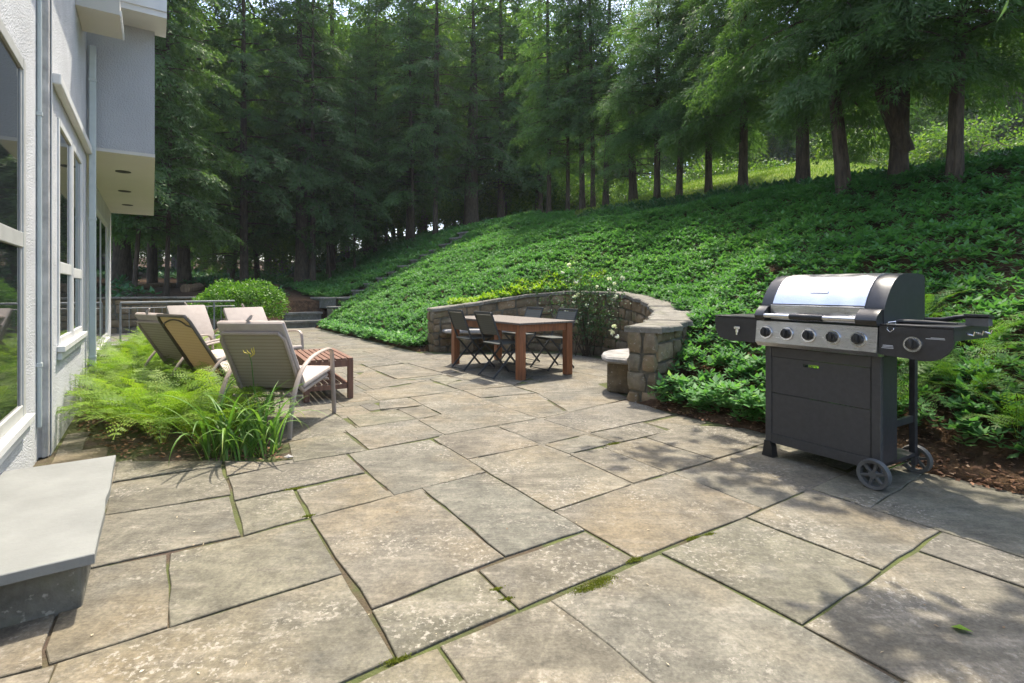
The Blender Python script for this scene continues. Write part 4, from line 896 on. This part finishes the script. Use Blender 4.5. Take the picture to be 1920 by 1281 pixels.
def near_chair(p): return any((p[0] - a) ** 2 + (p[1] - b) ** 2 < .38 ** 2 for a, b in ((-2.0, 4.46), (-2.86, 5.16), (-3.52, 5.72)))
for p in keep[:70]:
    if near_chair(p): continue
    plant(FM[random.randrange(3)], 'fern', p[0], p[1], -.01, 'lacy light green fern in the bed between house and chairs', 'fern', 'ferns in the bed by the house', random.uniform(.72, 1.05))
for (x, y) in ((265, 690), (300, 672), (232, 700), (318, 690), (285, 660)):
    p = G(x, y); plant(FM[random.randrange(3)], 'fern', p.x, p.y, -.01, 'tall fern at the back of the bed left of the cushioned chair', 'fern', 'tall ferns behind the bed', 1.05)
for (t_, s_) in ((.42, 1.5), (.65, 1.15), (.4, .85), (.85, 1.75), (1.0, .6), (.5, 1.9), (1.1, 1.2), (.45, .4), (1.35, .7), (.95, .1), (1.5, 1.7), (.7, 1.2)):
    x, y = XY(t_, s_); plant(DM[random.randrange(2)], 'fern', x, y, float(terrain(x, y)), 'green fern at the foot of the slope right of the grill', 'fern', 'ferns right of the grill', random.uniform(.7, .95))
# ------------------------------------------------------------------ daylilies
def lily_mesh(rng, n=26, L=.62):
    V = []; Fc = []; Rr = []
    for k in range(n):
        az = rng.uniform(0, 6.28); l = L * rng.uniform(.6, 1.15); el = R(rng.uniform(58, 86)); cur = rng.uniform(.7, 2.3); w0 = rng.uniform(.013, .020); p = np.array([rng.normal(0, .03), rng.normal(0, .03), 0.]); r0 = rng.random() * .8
        side = np.array([-math.sin(az), math.cos(az), 0]); m = 12; b = len(V)
        for i in range(m + 1):
            u = i / m; e_ = el - cur * u ** 1.6 * 1.3; d = np.array([math.cos(az) * math.cos(e_), math.sin(az) * math.cos(e_), math.sin(e_)]); w = w0 * (1 - u ** 2.5) * (.7 + .6 * min(1, u * 4)) + .0008
            nr = np.cross(d, side)
            V += [p - side * w / 2 + nr * w * .2, p, p + side * w / 2 + nr * w * .2]; Rr += [min(1, r0 + (.3 if u > .85 else 0) + (.2 if u < .12 else 0))] * 3
            p = p + d * l / m
            if i < m: q = b + i * 3; Fc += [(q, q + 1, q + 4, q + 3), (q + 1, q + 2, q + 5, q + 4)]
    return np_mesh('leaves', V, Fc, M['lily'], Rr)
lrng = np.random.default_rng(9)
LM = [lily_mesh(lrng, 12, .66), lily_mesh(lrng, 10, .6), lily_mesh(lrng, 13, .74)]
for k, (x, y, sc) in enumerate(((418, 862, 1.0), (446, 862, .9), (470, 856, .85), (497, 852, .95), (512, 846, .8), (395, 855, 1.0), (470, 838, 1.0))):
    p = G(x, y); plant(LM[k % 3], 'daylily', p.x, p.y, -.01, 'daylily clump with arching strap leaves at the front corner of the bed', 'plant', 'daylilies at the bed corner', sc)
e = empty('daylily_flower', G(477, 842), 0, 'slender daylily stem with yellow buds in front of the nearest chair', 'flower')
m = MB(); m.tube([(0, 0, 0), (.0, .01, .35), (-.03, .02, .62), (-.05, .02, .70)], .0035, 6); m.build('stem', M['lily'], e)
for (dx, dz) in ((-.085, .0), (-.06, .005), (-.03, .012), (-.015, .02)):
    m = MB(); m.tube([(-.04, .02, .665), (dx * .6, .02, .69), (dx, .02, .70 + dz), (dx * 1.12, .02, .722 + dz)], [.0015, .003, .0045, .001], 6); m.build('bud', M['bud'], e, smooth=True)
e = tag(MB().add(*(lambda r: ([(a * .035, b * .022, c_ * .018 + .012) for a, b, c_ in r], [(0, 1, 2), (0, 2, 3), (0, 3, 4), (0, 4, 1), (5, 2, 1), (5, 3, 2), (5, 4, 3), (5, 1, 4)]))([(0, 0, 1), (1, 0, .1), (.1, 1, 0), (-1, .1, -.1), (0, -1, .1), (0, 0, -.7)])).build('pebble', M['pebble']), 'pale pebble lying at the corner of the fern bed', 'pebble'); e.location = G(541, 860)
lf = leaf_mesh('fallen_leaf', [(np.array([[0, 0, .006]]), np.array([[.8, -.6, .15]]), np.array([[.1, .2, 1.]]), .06, .045, .15, [.9])], M['shrub']); o = bpy.data.objects.new('fallen_leaf', lf); o.location = G(1782, 1178); tag(link(o), 'single pale green leaf fallen on the paving at the lower right', 'leaf')

mr = np.random.default_rng(41); mp_ = []
for (x, y, r_) in MOSS:
    c_ = G(x, y); k = int(200 + 22000 * r_); q = mr.normal(0, r_ * .55, (k, 2)); dirj = np.array([ND[0], ND[1]]); q = q * .55 + np.outer(q[:, 0] * 1.1, dirj); mp_.append(np.c_[q + np.array([c_.x, c_.y]), np.full(k, -.004) + mr.uniform(0, .006, k)])
mp_ = np.vstack(mp_); n = len(mp_)
tag(link(bpy.data.objects.new('joint_moss', leaf_mesh('joint_moss', [(mp_, unit(np.c_[mr.normal(0, .6, (n, 2)), np.ones(n)]), unit(mr.normal(0, 1, (n, 3))), mr.uniform(.003, .007, n), mr.uniform(.003, .006, n), 0., mr.random(n))], M['mosslf']))), 'tufts of yellow green moss along the paving joints', 'moss', kind='stuff')
q = np.array([XY(a_, b_) for a_, b_ in zip(mr.uniform(-4.8, -.2, 420), mr.uniform(-1.2, 12, 420))]); n = len(q); aa = mr.uniform(0, 6.28, n)
tag(link(bpy.data.objects.new('fallen_petals', leaf_mesh('fallen_petals', [(np.c_[q, np.full(n, .0045)], np.c_[np.cos(aa), np.sin(aa), mr.uniform(0, .3, n)], unit(np.c_[mr.normal(0, .2, (n, 2)), np.ones(n)]), mr.uniform(.006, .02, n), mr.uniform(.004, .011, n), .1, mr.random(n))], M['bits']))), 'scattered tiny pale petals and dry bits on the paving', 'petals', kind='stuff')
# ------------------------------------------------------------------ round shrub
def blob_leaves(name, mat, rng, n, rad, sz, shell=.35, flat=.8):
    v = unit(rng.normal(0, 1, (n, 3))); v[:, 2] = np.where(v[:, 2] < -.35, -v[:, 2], v[:, 2])
    r_ = 1 - shell * rng.random(n) ** 1.5; lump = 1 + .10 * np.sin(v[:, 0] * 7 + v[:, 2] * 5) + .08 * np.cos(v[:, 1] * 9)
    P = v * np.array(rad) * (r_ * lump)[:, None]; D = unit(v * .6 + rng.normal(0, .6, (n, 3)) + np.array([0, 0, .1])); N = unit(v + rng.normal(0, .5, (n, 3)) + np.array([0, 0, .7]))
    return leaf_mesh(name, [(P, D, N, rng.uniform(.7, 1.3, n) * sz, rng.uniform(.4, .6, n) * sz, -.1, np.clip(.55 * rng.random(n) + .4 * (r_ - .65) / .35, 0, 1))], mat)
pg = G(452, 625); sh = empty('round_shrub', (pg.x, pg.y, 0), 0, 'rounded bright green shrub behind the lounge chairs', 'shrub')
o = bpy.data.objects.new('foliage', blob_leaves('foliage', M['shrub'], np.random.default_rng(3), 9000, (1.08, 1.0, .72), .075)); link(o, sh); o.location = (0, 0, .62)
m = MB()
for k in range(9): a = k * .7; m.tube([(0, 0, -.02), (math.cos(a) * .25, math.sin(a) * .25, .4), (math.cos(a) * .55, math.sin(a) * .5, .85)], [.02, .014, .006], 6)
m.build('stem', M['bark'], sh)
# ------------------------------------------------------------------ climbing rose
u0 = WLEN * .56; p0, n0 = wall_at(u0); rr = np.random.default_rng(8)
ro = empty('climbing_rose', (p0[0] - n0[0] * .2, p0[1] - n0[1] * .2, 0), 0, 'sprawling white climbing rose on the back of the curved wall', 'rose'); rb = Vector(ro.location)
m = MB(); P = []; tips = []
for k in range(22):
    u = u0 + rr.normal(0, .75); p, nn = wall_at(min(max(u, 1.8), WLEN - .5)); zt = rr.uniform(.6, 1.65); ofs = rr.uniform(.06, .30)
    end = Vector((p[0] - nn[0] * ofs, p[1] - nn[1] * ofs, zt)) - rb; mid = Vector((end.x * .45 + rr.normal(0, .06), end.y * .45 + rr.normal(0, .06), zt * .62)); st0 = Vector((rr.normal(0, .08), rr.normal(0, .05), 0))
    q = [st0.lerp(mid, f_ / 5) if f_ < 5 else mid.lerp(end, (f_ - 5) / 5) for f_ in range(11)]
    m.tube(q, [.009 - .0007 * i for i in range(11)], 5); tips.append(end)
    for pt_ in q[3:]:
        for _ in range(15): P.append(np.array(pt_) + rr.normal(0, .1, 3))
m.build('stem', M['bark'], ro)
P = np.array(P); n = len(P); D = unit(rr.normal(0, 1, (n, 3))); N = unit(rr.normal(0, .6, (n, 3)) + np.array([0, 0, 1]))
link(bpy.data.objects.new('foliage', leaf_mesh('foliage', [(P, D, N, rr.uniform(.03, .055, n), rr.uniform(.02, .035, n), -.1, rr.random(n))], M['rose'])), ro)
pv = unit(rr.normal(0, 1, (26, 3))); pet = leaf_mesh('blossom', [(pv * .012, unit(pv + rr.normal(0, .3, (26, 3))), np.cross(pv, unit(rr.normal(0, 1, (26, 3)))), .045, .042, .25, rr.random(26))], M['petal'])
BL = [(1143, 524), (1152, 532), (1166, 523), (1142, 542), (1154, 555), (1208, 511), (1209, 519), (1078, 558), (1084, 552), (1076, 566), (1101, 573), (1062, 583), (1088, 596), (1080, 605), (1152, 614), (1150, 626), (1145, 622), (1157, 630), (1068, 498), (1055, 510), (1080, 528), (1120, 538)]
for k, (x, y) in enumerate(BL):
    fx = (x - CX) / F; best = None
    for u in np.linspace(1.8, WLEN - .3, 240):
        p, nn = wall_at(u); q = p - nn * .3
        if abs(q[0] / q[1] - fx) < .006 and (best is None or q[1] > best[1]): best = q
    if best is None: continue
    Y = best[1]; o = bpy.data.objects.new('blossom', pet); link(o, ro); o.location = Vector((fx * Y, Y, H + (HY - y) / F * Y)) - rb; o.rotation_euler = (rr.uniform(0, 6), rr.uniform(0, 6), rr.uniform(0, 6)); o.scale = (rr.uniform(.65, 1.0),) * 3

# ------------------------------------------------------------------ hemlocks
def trunk_mesh(hgt, r0, rng, mat, lean=0., limbs=(), n=10):
    m = MB(); k = 14; pts = []; rs_ = []
    for i in range(k + 1):
        u = i / k; pts.append((lean * u + .05 * math.sin(u * 5 + r0 * 40), .05 * math.cos(u * 4.3 + r0 * 30) - .05, u * hgt)); rs_.append(r0 * ((1 - u) ** .75 * .95 + .03) * (1 + .35 * max(0, 1 - u * hgt / .4) ** 2))
    pts[0] = (pts[0][0], pts[0][1], -.25)
    m.tube(pts, rs_, n)
    for path, r_ in limbs: m.tube(path, [r_ * (1 - .85 * i / (len(path) - 1)) for i in range(len(path))], 5)
    return m
def hemlock_variant(rng, hgt=15., rad=3.6, h0=1.4, nl=100, r0=.17, tw=26, sub=9, big=1.):
    P = []; D = []; N = []; LL = []; WW = []; RR = []; limbs = []
    for k in range(nl):
        hh = h0 + (hgt - h0) * (k / nl) ** 1.05; az = k * 2.399 + rng.normal(0, .35); prof = (1 - (hh / hgt)) ** .7 * min(1, .65 + .35 * (hh - h0) / 2.5) ; L = rad * prof * rng.uniform(.6, 1.15) + .25
        el = R(rng.uniform(-8, 14)); dr = rng.uniform(.55, 1.1); ns = 9; path = []; p = np.array([0, 0, hh]); tone = rng.random() * .35
        for i in range(ns + 1):
            path.append(p.copy()); e_ = el - dr * (i / ns) ** 1.2; a2 = az + .15 * math.sin(i * .9 + k); p = p + np.array([math.cos(a2) * math.cos(e_), math.sin(a2) * math.cos(e_), math.sin(e_)]) * L / ns
        path = np.array(path); limbs.append(([tuple(q) for q in path[:-1]], .012 + .012 * L * prof))
        nt_ = max(6, int(tw * L / rad)); us_ = np.sort(rng.uniform(.12, 1., nt_))
        for i, u in enumerate(us_):
            x = u * ns; i0 = min(int(x), ns - 1); c0 = path[i0] + (path[i0 + 1] - path[i0]) * (x - i0); ld = unit(path[i0 + 1] - path[i0]); sd = unit(np.cross(ld, [0, 0, 1.])); up = np.cross(sd, ld)
            sg = 1 if i % 2 else -1; tl = (.28 + .62 * (1 - u) + .15 * rng.random()) * min(1, L / 2.2 + .25); td = unit(ld * rng.uniform(.5, 1.) + sd * sg * rng.uniform(.55, 1.) + np.array([0, 0, -.22]) + rng.normal(0, .24, 3))
            nrm = unit(np.cross(td, sd * sg) * sg + rng.normal(0, .15, 3)); nrm = nrm if nrm[2] > 0 else -nrm; bd = np.cross(nrm, td)
            m_ = max(4, int(sub * (tl / .6))) * 2; v = rng.uniform(.03, 1., m_); sgn = np.where(np.arange(m_) % 2, 1., -1.)
            pos = c0 + td * tl * v[:, None] + np.array([0, 0, -.22]) * (v ** 2)[:, None] * tl
            dd = unit(td * .8 + bd * sgn[:, None] * rng.uniform(.3, 1.1, m_)[:, None] + rng.normal(0, .32, (m_, 3)) + np.array([0, 0, -.3])); pos = pos + bd * (sgn * rng.uniform(0, .10, m_) * (1 - .6 * v))[:, None] + rng.normal(0, .02, (m_, 3))
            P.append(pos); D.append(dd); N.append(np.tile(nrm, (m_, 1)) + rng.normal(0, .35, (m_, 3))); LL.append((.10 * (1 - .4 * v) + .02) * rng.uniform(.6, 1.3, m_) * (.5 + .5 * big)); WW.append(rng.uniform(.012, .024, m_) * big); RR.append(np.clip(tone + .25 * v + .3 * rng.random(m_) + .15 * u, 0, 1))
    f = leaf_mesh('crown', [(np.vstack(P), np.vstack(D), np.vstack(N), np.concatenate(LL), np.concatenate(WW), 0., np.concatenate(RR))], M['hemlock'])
    return f, trunk_mesh(hgt * .97, r0, rng, M['bark'], limbs=limbs)
hr = np.random.default_rng(17); HV = []
for (hgt, rad, h0, nl, r0, tw, sub, big) in ((11.5, 4.3, 1.2, 84, .09, 36, 15, 1.4), (10.5, 3.8, 1.0, 80, .08, 34, 15, 1.4), (12.5, 4.6, 1.8, 84, .10, 36, 15, 1.4), (11, 2.4, 1.8, 80, .06, 28, 13, 1.7), (15, 3.0, 3.2, 80, .07, 26, 13, 1.8), (17, 3.6, 2.0, 100, .09, 28, 14, 2.2), (6.6, 3.2, 1.7, 50, .09, 48, 30, .9), (7.0, 3.0, 1.5, 50, .08, 48, 30, .9)):
    fm_, tm_ = hemlock_variant(hr, hgt, rad, h0, nl, r0, tw, sub, big)
    to = tm_.build('trunk', M['bark'], None, smooth=True); COL.objects.unlink(to); HV.append((fm_, to.data, r0, hgt))
def hemlock(x, y, v, w=None, label=None, sc=1., lean=(0, 0), rot=None, name='hemlock_tree', group='hemlocks along the top of the slope', stretch=None):
    f_, t_, r0, hg = HV[v]; z = float(terrain(x, y))
    e = empty(name, (x, y, z), random.uniform(0, 6.28) if rot is None else rot, label, 'tree', group)
    e.rotation_euler[0] = lean[0]; e.rotation_euler[1] = lean[1]
    a = bpy.data.objects.new('limbs', t_); link(a, e); ws = (w / 2 / r0) if w else sc; a.scale = (sc, sc, sc)
    b = bpy.data.objects.new('crown', f_); link(b, e); b.scale = (sc,) * 3
    if w:  # a sleeve that gives this trunk its own girth
        hgt = hg * sc * .8; m = trunk_mesh(hgt, w / 2, None, None); m.build('trunk', M['bark'], e, smooth=True)
    return e
def at(px, py): return ray_ground(px, py)
TR = [ # px, py, trunk width px, variant, scale, label, lean
 (1500, 352, 33, 0, 1.0, 'hemlock with a straight thick trunk in front of the sunlit lawn', (0, 0)),
 (1690, 345, 44, 2, 1.0, 'hemlock with the thickest forked trunk, at the right of the lawn', (0, R(-3))),
 (1808, 345, 20, 1, .95, 'hemlock with a leaning slim trunk right of the thick forked one', (0, R(-6))),
 (1592, 368, 14, 3, 1.0, 'slim hemlock trunk between the straight thick trunk and the forked one', (0, R(-4))),
 (1396, 360, 22, 1, 1.0, 'hemlock with a medium trunk left of the straight thick one', (0, 0)),
 (1336, 360, 19, 0, .9, 'hemlock at the left end of the sunlit lawn', (0, 0)),
 (1238, 380, 18, 2, .85, 'hemlock left of the lawn with very low drooping boughs', (0, R(2))),
 (1278, 374, 10, 3, .9, 'slender hemlock beside the one with low boughs', (0, R(-3))),
 (1186, 376, 22, 1, .95, 'hemlock with a mossy based trunk near the middle of the crest', (0, 0)),
 (1140, 382, 15, 4, 1.0, 'hemlock in the tight clump of trunks, its rightmost', (0, R(-2))),
 (1113, 386, 13, 4, .95, 'hemlock in the tight clump of trunks, second from the right', (0, R(1))),
 (1087, 388, 15, 4, 1.05, 'hemlock in the tight clump of trunks, third from the right', (0, 0)),
 (1060, 392, 11, 3, 1.1, 'hemlock in the tight clump of trunks, second from the left', (0, R(2))),
 (1028, 396, 12, 4, 1.0, 'hemlock in the tight clump of trunks, its leftmost', (0, 0)),
 (820, 446, 13, 4, 1.0, 'slim hemlock standing where the garden stairs reach the top', (0, 0)),
 (772, 460, 7, 3, 1.0, 'thin pole-like hemlock left of the top of the stairs', (0, R(-2))),
 (706, 482, 9, 4, .9, 'slim hemlock above the middle of the garden stairs', (0, 0)),
 (668, 494, 5, 3, .8, 'very thin hemlock pole above the lower garden stairs', (0, 0)),
 (588, 522, 13, 4, 1.1, 'straight hemlock behind the foot of the garden stairs', (0, 0)),
 (620, 508, 7, 3, .9, 'thin hemlock right behind the straight one at the stairs', (0, R(-3))),
 (432, 536, 11, 1, .85, 'hemlock with a leaning trunk behind the round shrub', (0, R(-7))),
 (484, 534, 11, 3, 1.1, 'hemlock behind the right half of the round shrub', (0, R(-3))),
 (312, 556, 9, 3, 1.0, 'slim hemlock behind the railing, right of the house corner', (0, 0)),
 (256, 558, 9, 3, .95, 'slim hemlock nearest the house corner, behind the railing', (0, R(-3))),
]
TREES = []
for (px, py, wpx, v, sc, lab, lean) in TR:
    if px > 1230: v = 6 + (px // 7) % 2
    p = at(px, py); TREES.append(hemlock(p.x, p.y, v, max(.06, .74 * wpx / F * p.y), lab, sc * (1.18 if px > 1230 else .85 if px > 1000 else 1.2), lean))
    if px == 1690:
        m = MB(); m.tube([(.05, 0, .5), (-.28, .0, 1.3), (-.62, .05, 2.6), (-.8, .1, 4.2), (-.85, .1, 6.5)], [.13, .125, .11, .09, .05], 9); o = m.build('forked_stem', M['bark'], TREES[-1], smooth=True); o.rotation_euler = (0, 0, -TREES[-1].rotation_euler[2])
# deeper hemlocks that close the wood
hrnd = random.Random(77)
DEEP = [(885, 27, 30, 2), (562, 23, 26, 5), (235, 19, 30, 5), (345, 21, 20, 5)]
DEEP += [(x, hrnd.uniform(20, 24), 14, 5) for x in (285, 455)] + [(x, hrnd.uniform(26, 30), 15, 5) for x in (620, 690, 770, 940, 1010)]
for (px, Y, wpx, v) in DEEP:
    x = (px - CX) / F * Y; hemlock(x, Y, v, wpx / F * Y, 'dark hemlock deeper in the wood behind the front row', hrnd.uniform(1.05, 1.3) * (1.15 if px < 560 else 1.), group='hemlocks deeper in the wood')
# ------------------------------------------------------------------ broadleaf trees
def broadleaf(rng, hgt=13., r=(3.8, 3.8, 4.6), n=15000, sz=.17, zc=.62):
    m = MB(); cl = []; m.tube([(0, 0, -.3), (.05, .02, hgt * .25), (-.05, .05, hgt * .5), (.05, 0, hgt * .8)], [.2, .16, .11, .04], 8)
    for k in range(26):
        d = unit(rng.normal(0, 1, 3)); c_ = np.array([0, 0, hgt * zc]) + d * np.array(r) * rng.uniform(.45, .95); cl.append(c_); h_ = hgt * rng.uniform(.25, .5)
        m.tube([(0, 0, h_), tuple((np.array([0, 0, h_]) * .5 + c_ * .5) + np.array([0, 0, .3])), tuple(c_)], [.05, .03, .01], 5)
    cl = np.array(cl); ci = rng.integers(0, len(cl), n); P = cl[ci] + unit(rng.normal(0, 1, (n, 3))) * (rng.random(n) ** .6)[:, None] * np.array([1.35, 1.35, .95])
    D = unit(rng.normal(0, 1, (n, 3)) + np.array([0, 0, -.4])); N = unit(rng.normal(0, .6, (n, 3)) + np.array([0, 0, 1]))
    return leaf_mesh('crown', [(P, D, N, rng.uniform(.7, 1.3, n) * sz, rng.uniform(.5, .8, n) * sz, -.1, rng.random(n))], M['decid']), m
br = np.random.default_rng(29); BV = []
for a in ((13., (3.6, 3.6, 5.0), 13000, .20, .55), (11., (3.8, 3.8, 4.6), 12000, .20, .5), (6., (2.6, 2.6, 2.6), 8000, .17, .48)):
    f_, m_ = broadleaf(br, *a); to = m_.build('trunk', M['bark2'], None, smooth=True); COL.objects.unlink(to); BV.append((f_, to.data))
def btree(x, y, v, sc, label, group, z=None):
    e = empty('broadleaf_tree', (x, y, float(terrain(x, y)) if z is None else z), random.uniform(0, 6.28), label, 'tree', group)
    for nm, me_ in (('trunk', BV[v][1]), ('crown', BV[v][0])): o = bpy.data.objects.new(nm, me_); link(o, e); o.scale = (sc,) * 3
    return e
for k in range(40):
    a = -.80 + 1.93 * k / 39 + random.uniform(-.02, .02); Y = random.uniform(44, 56) - 10 * max(0, a); v = k % 2
    btree(a * Y, Y, v, random.uniform(1.3, 1.7) * (1.3 if a < 0 else 1.), 'bright green broadleaf tree in the background wood', 'broadleaf trees in the background wood')
for k in range(26):
    a = -.85 + 1.9 * k / 25; Y = random.uniform(29, 35) - 4 * max(0, a); btree(a * Y, Y, 2, random.uniform(.6, .95), 'low sunlit broadleaf sapling beyond the crest', 'saplings beyond the crest')
for k in range(18):
    a = -.92 + .98 * k / 17; Y = random.uniform(37, 41); btree(a * Y, Y, 2, random.uniform(.95, 1.2), 'leafy thicket closing the view low between the hemlock trunks', 'thickets behind the hemlock trunks')
for k, px in enumerate((225, 330, 430, 530, 620, 700, 790, 870, 950, 1040)):
    Y = random.uniform(35, 39); btree((px - CX) / F * Y, Y, k % 2, random.uniform(1.35, 1.65), 'tall broadleaf tree glowing yellow green between the hemlocks', 'broadleaf trees among the hemlocks')
# overhanging broadleaf tree just outside the right edge
ob = empty('overhanging_tree', (6.2, 3.4, float(terrain(6.2, 3.4))), 0, 'broadleaf tree whose leafy branch tip hangs into the top right corner', 'tree'); z0 = ob.location.z
m = MB(); m.tube([(0, 0, -.3), (.05, 0, 1.5), (-.1, .1, 3.5), (0, 0, 9)], [.16, .13, .1, .04], 9)
o_r = np.random.default_rng(2); P = []
for (a, b) in (((-.1, .1, 2.4), (-3.05, -.35, 3.15 - z0 + .0)), ((-.1, .1, 3.6), (-4.7, .6, 5.2 - z0)), ((0, 0, 4.0), (-4.3, 1.0, 6.0 - z0)), ((-.1, .1, 2.7), (-4.75, -.05, 3.5 - z0)), ((0, 0, 4.6), (-5.1, 2.9, 5.7 - z0)), ((0, 0, 5.0), (-4.2, 3.4, 6.3 - z0)), ((0, 0, 4.8), (-4.7, 2.4, 5.3 - z0)), ((0, 0, 5.2), (2, 1, 6)), ((0, 0, 5.), (1, -2, 6)), ((0, 0, 6), (-1, -1.5, 7))):
    a = np.array(a); b = np.array(b); q = [a + (b - a) * f_ + np.array([0, 0, .5 * math.sin(math.pi * f_)]) for f_ in np.linspace(0, 1, 8)]; m.tube([tuple(k) for k in q], [.045 - .0055 * i for i in range(8)], 6)
    for f_ in np.linspace(.45, 1., 26):
        c_ = a + (b - a) * f_ + np.array([0, 0, .5 * math.sin(math.pi * f_)])
        for _ in range(6): P.append(c_ + o_r.normal(0, .13, 3) * np.array([1, 1, .6]))
m.build('trunk', M['bark2'], ob, smooth=True); P = np.array(P); n = len(P)
link(bpy.data.objects.new('crown', leaf_mesh('crown', [(P, unit(o_r.normal(0, 1, (n, 3)) + np.array([-.5, 0, -.4])), unit(o_r.normal(0, .4, (n, 3)) + np.array([0, 0, 1])), o_r.uniform(.13, .22, n), o_r.uniform(.08, .13, n), -.1, o_r.random(n))], M['decid'])), ob)
# ------------------------------------------------------------------ fallen logs in the left wood
for (a, b, w_, lab) in (((215, 545), (385, 522), .11, 'long fallen log on the woodland floor behind the railing'), ((415, 518), (560, 478), .08, 'thin fallen trunk slanting up behind the round shrub'), ((345, 548), (425, 528), .16, 'short sunlit orange brown log left of the round shrub'), ((505, 530), (540, 518), .08, 'short broken branch on the leaf litter right of the shrub')):
    A = at(*a); B = at(*b); A.z += w_ * .7; B.z += w_ * .7; C_ = (A + B) / 2; m = MB(); q = [A.lerp(B, k / 8) - C_ + Vector((random.uniform(-.04, .04), 0, random.uniform(-.02, .03))) for k in range(9)]; m.tube(q, [w_ * (1 - .04 * k) for k in range(9)], 9)
    o = m.build('fallen_log', M['log'], None, smooth=True); o.location = C_; tag(o, lab, 'log')

# ------------------------------------------------------------------ hazy summer air
hm, hn, hl, hp = newmat('haze_air'); hn.remove(hp); pvn = hn.new('ShaderNodeVolumePrincipled'); pvn.inputs['Color'].default_value = (.86, .93, 1., 1); pvn.inputs['Density'].default_value = .0005; pvn.inputs['Anisotropy'].default_value = .2
hl.new(pvn.outputs[0], hn['Material Output'].inputs['Volume'])
hz_o = MB().box((0, 40, 19.5), (190, 150, 44)).build('haze', hm); tag(hz_o, kind='stuff')
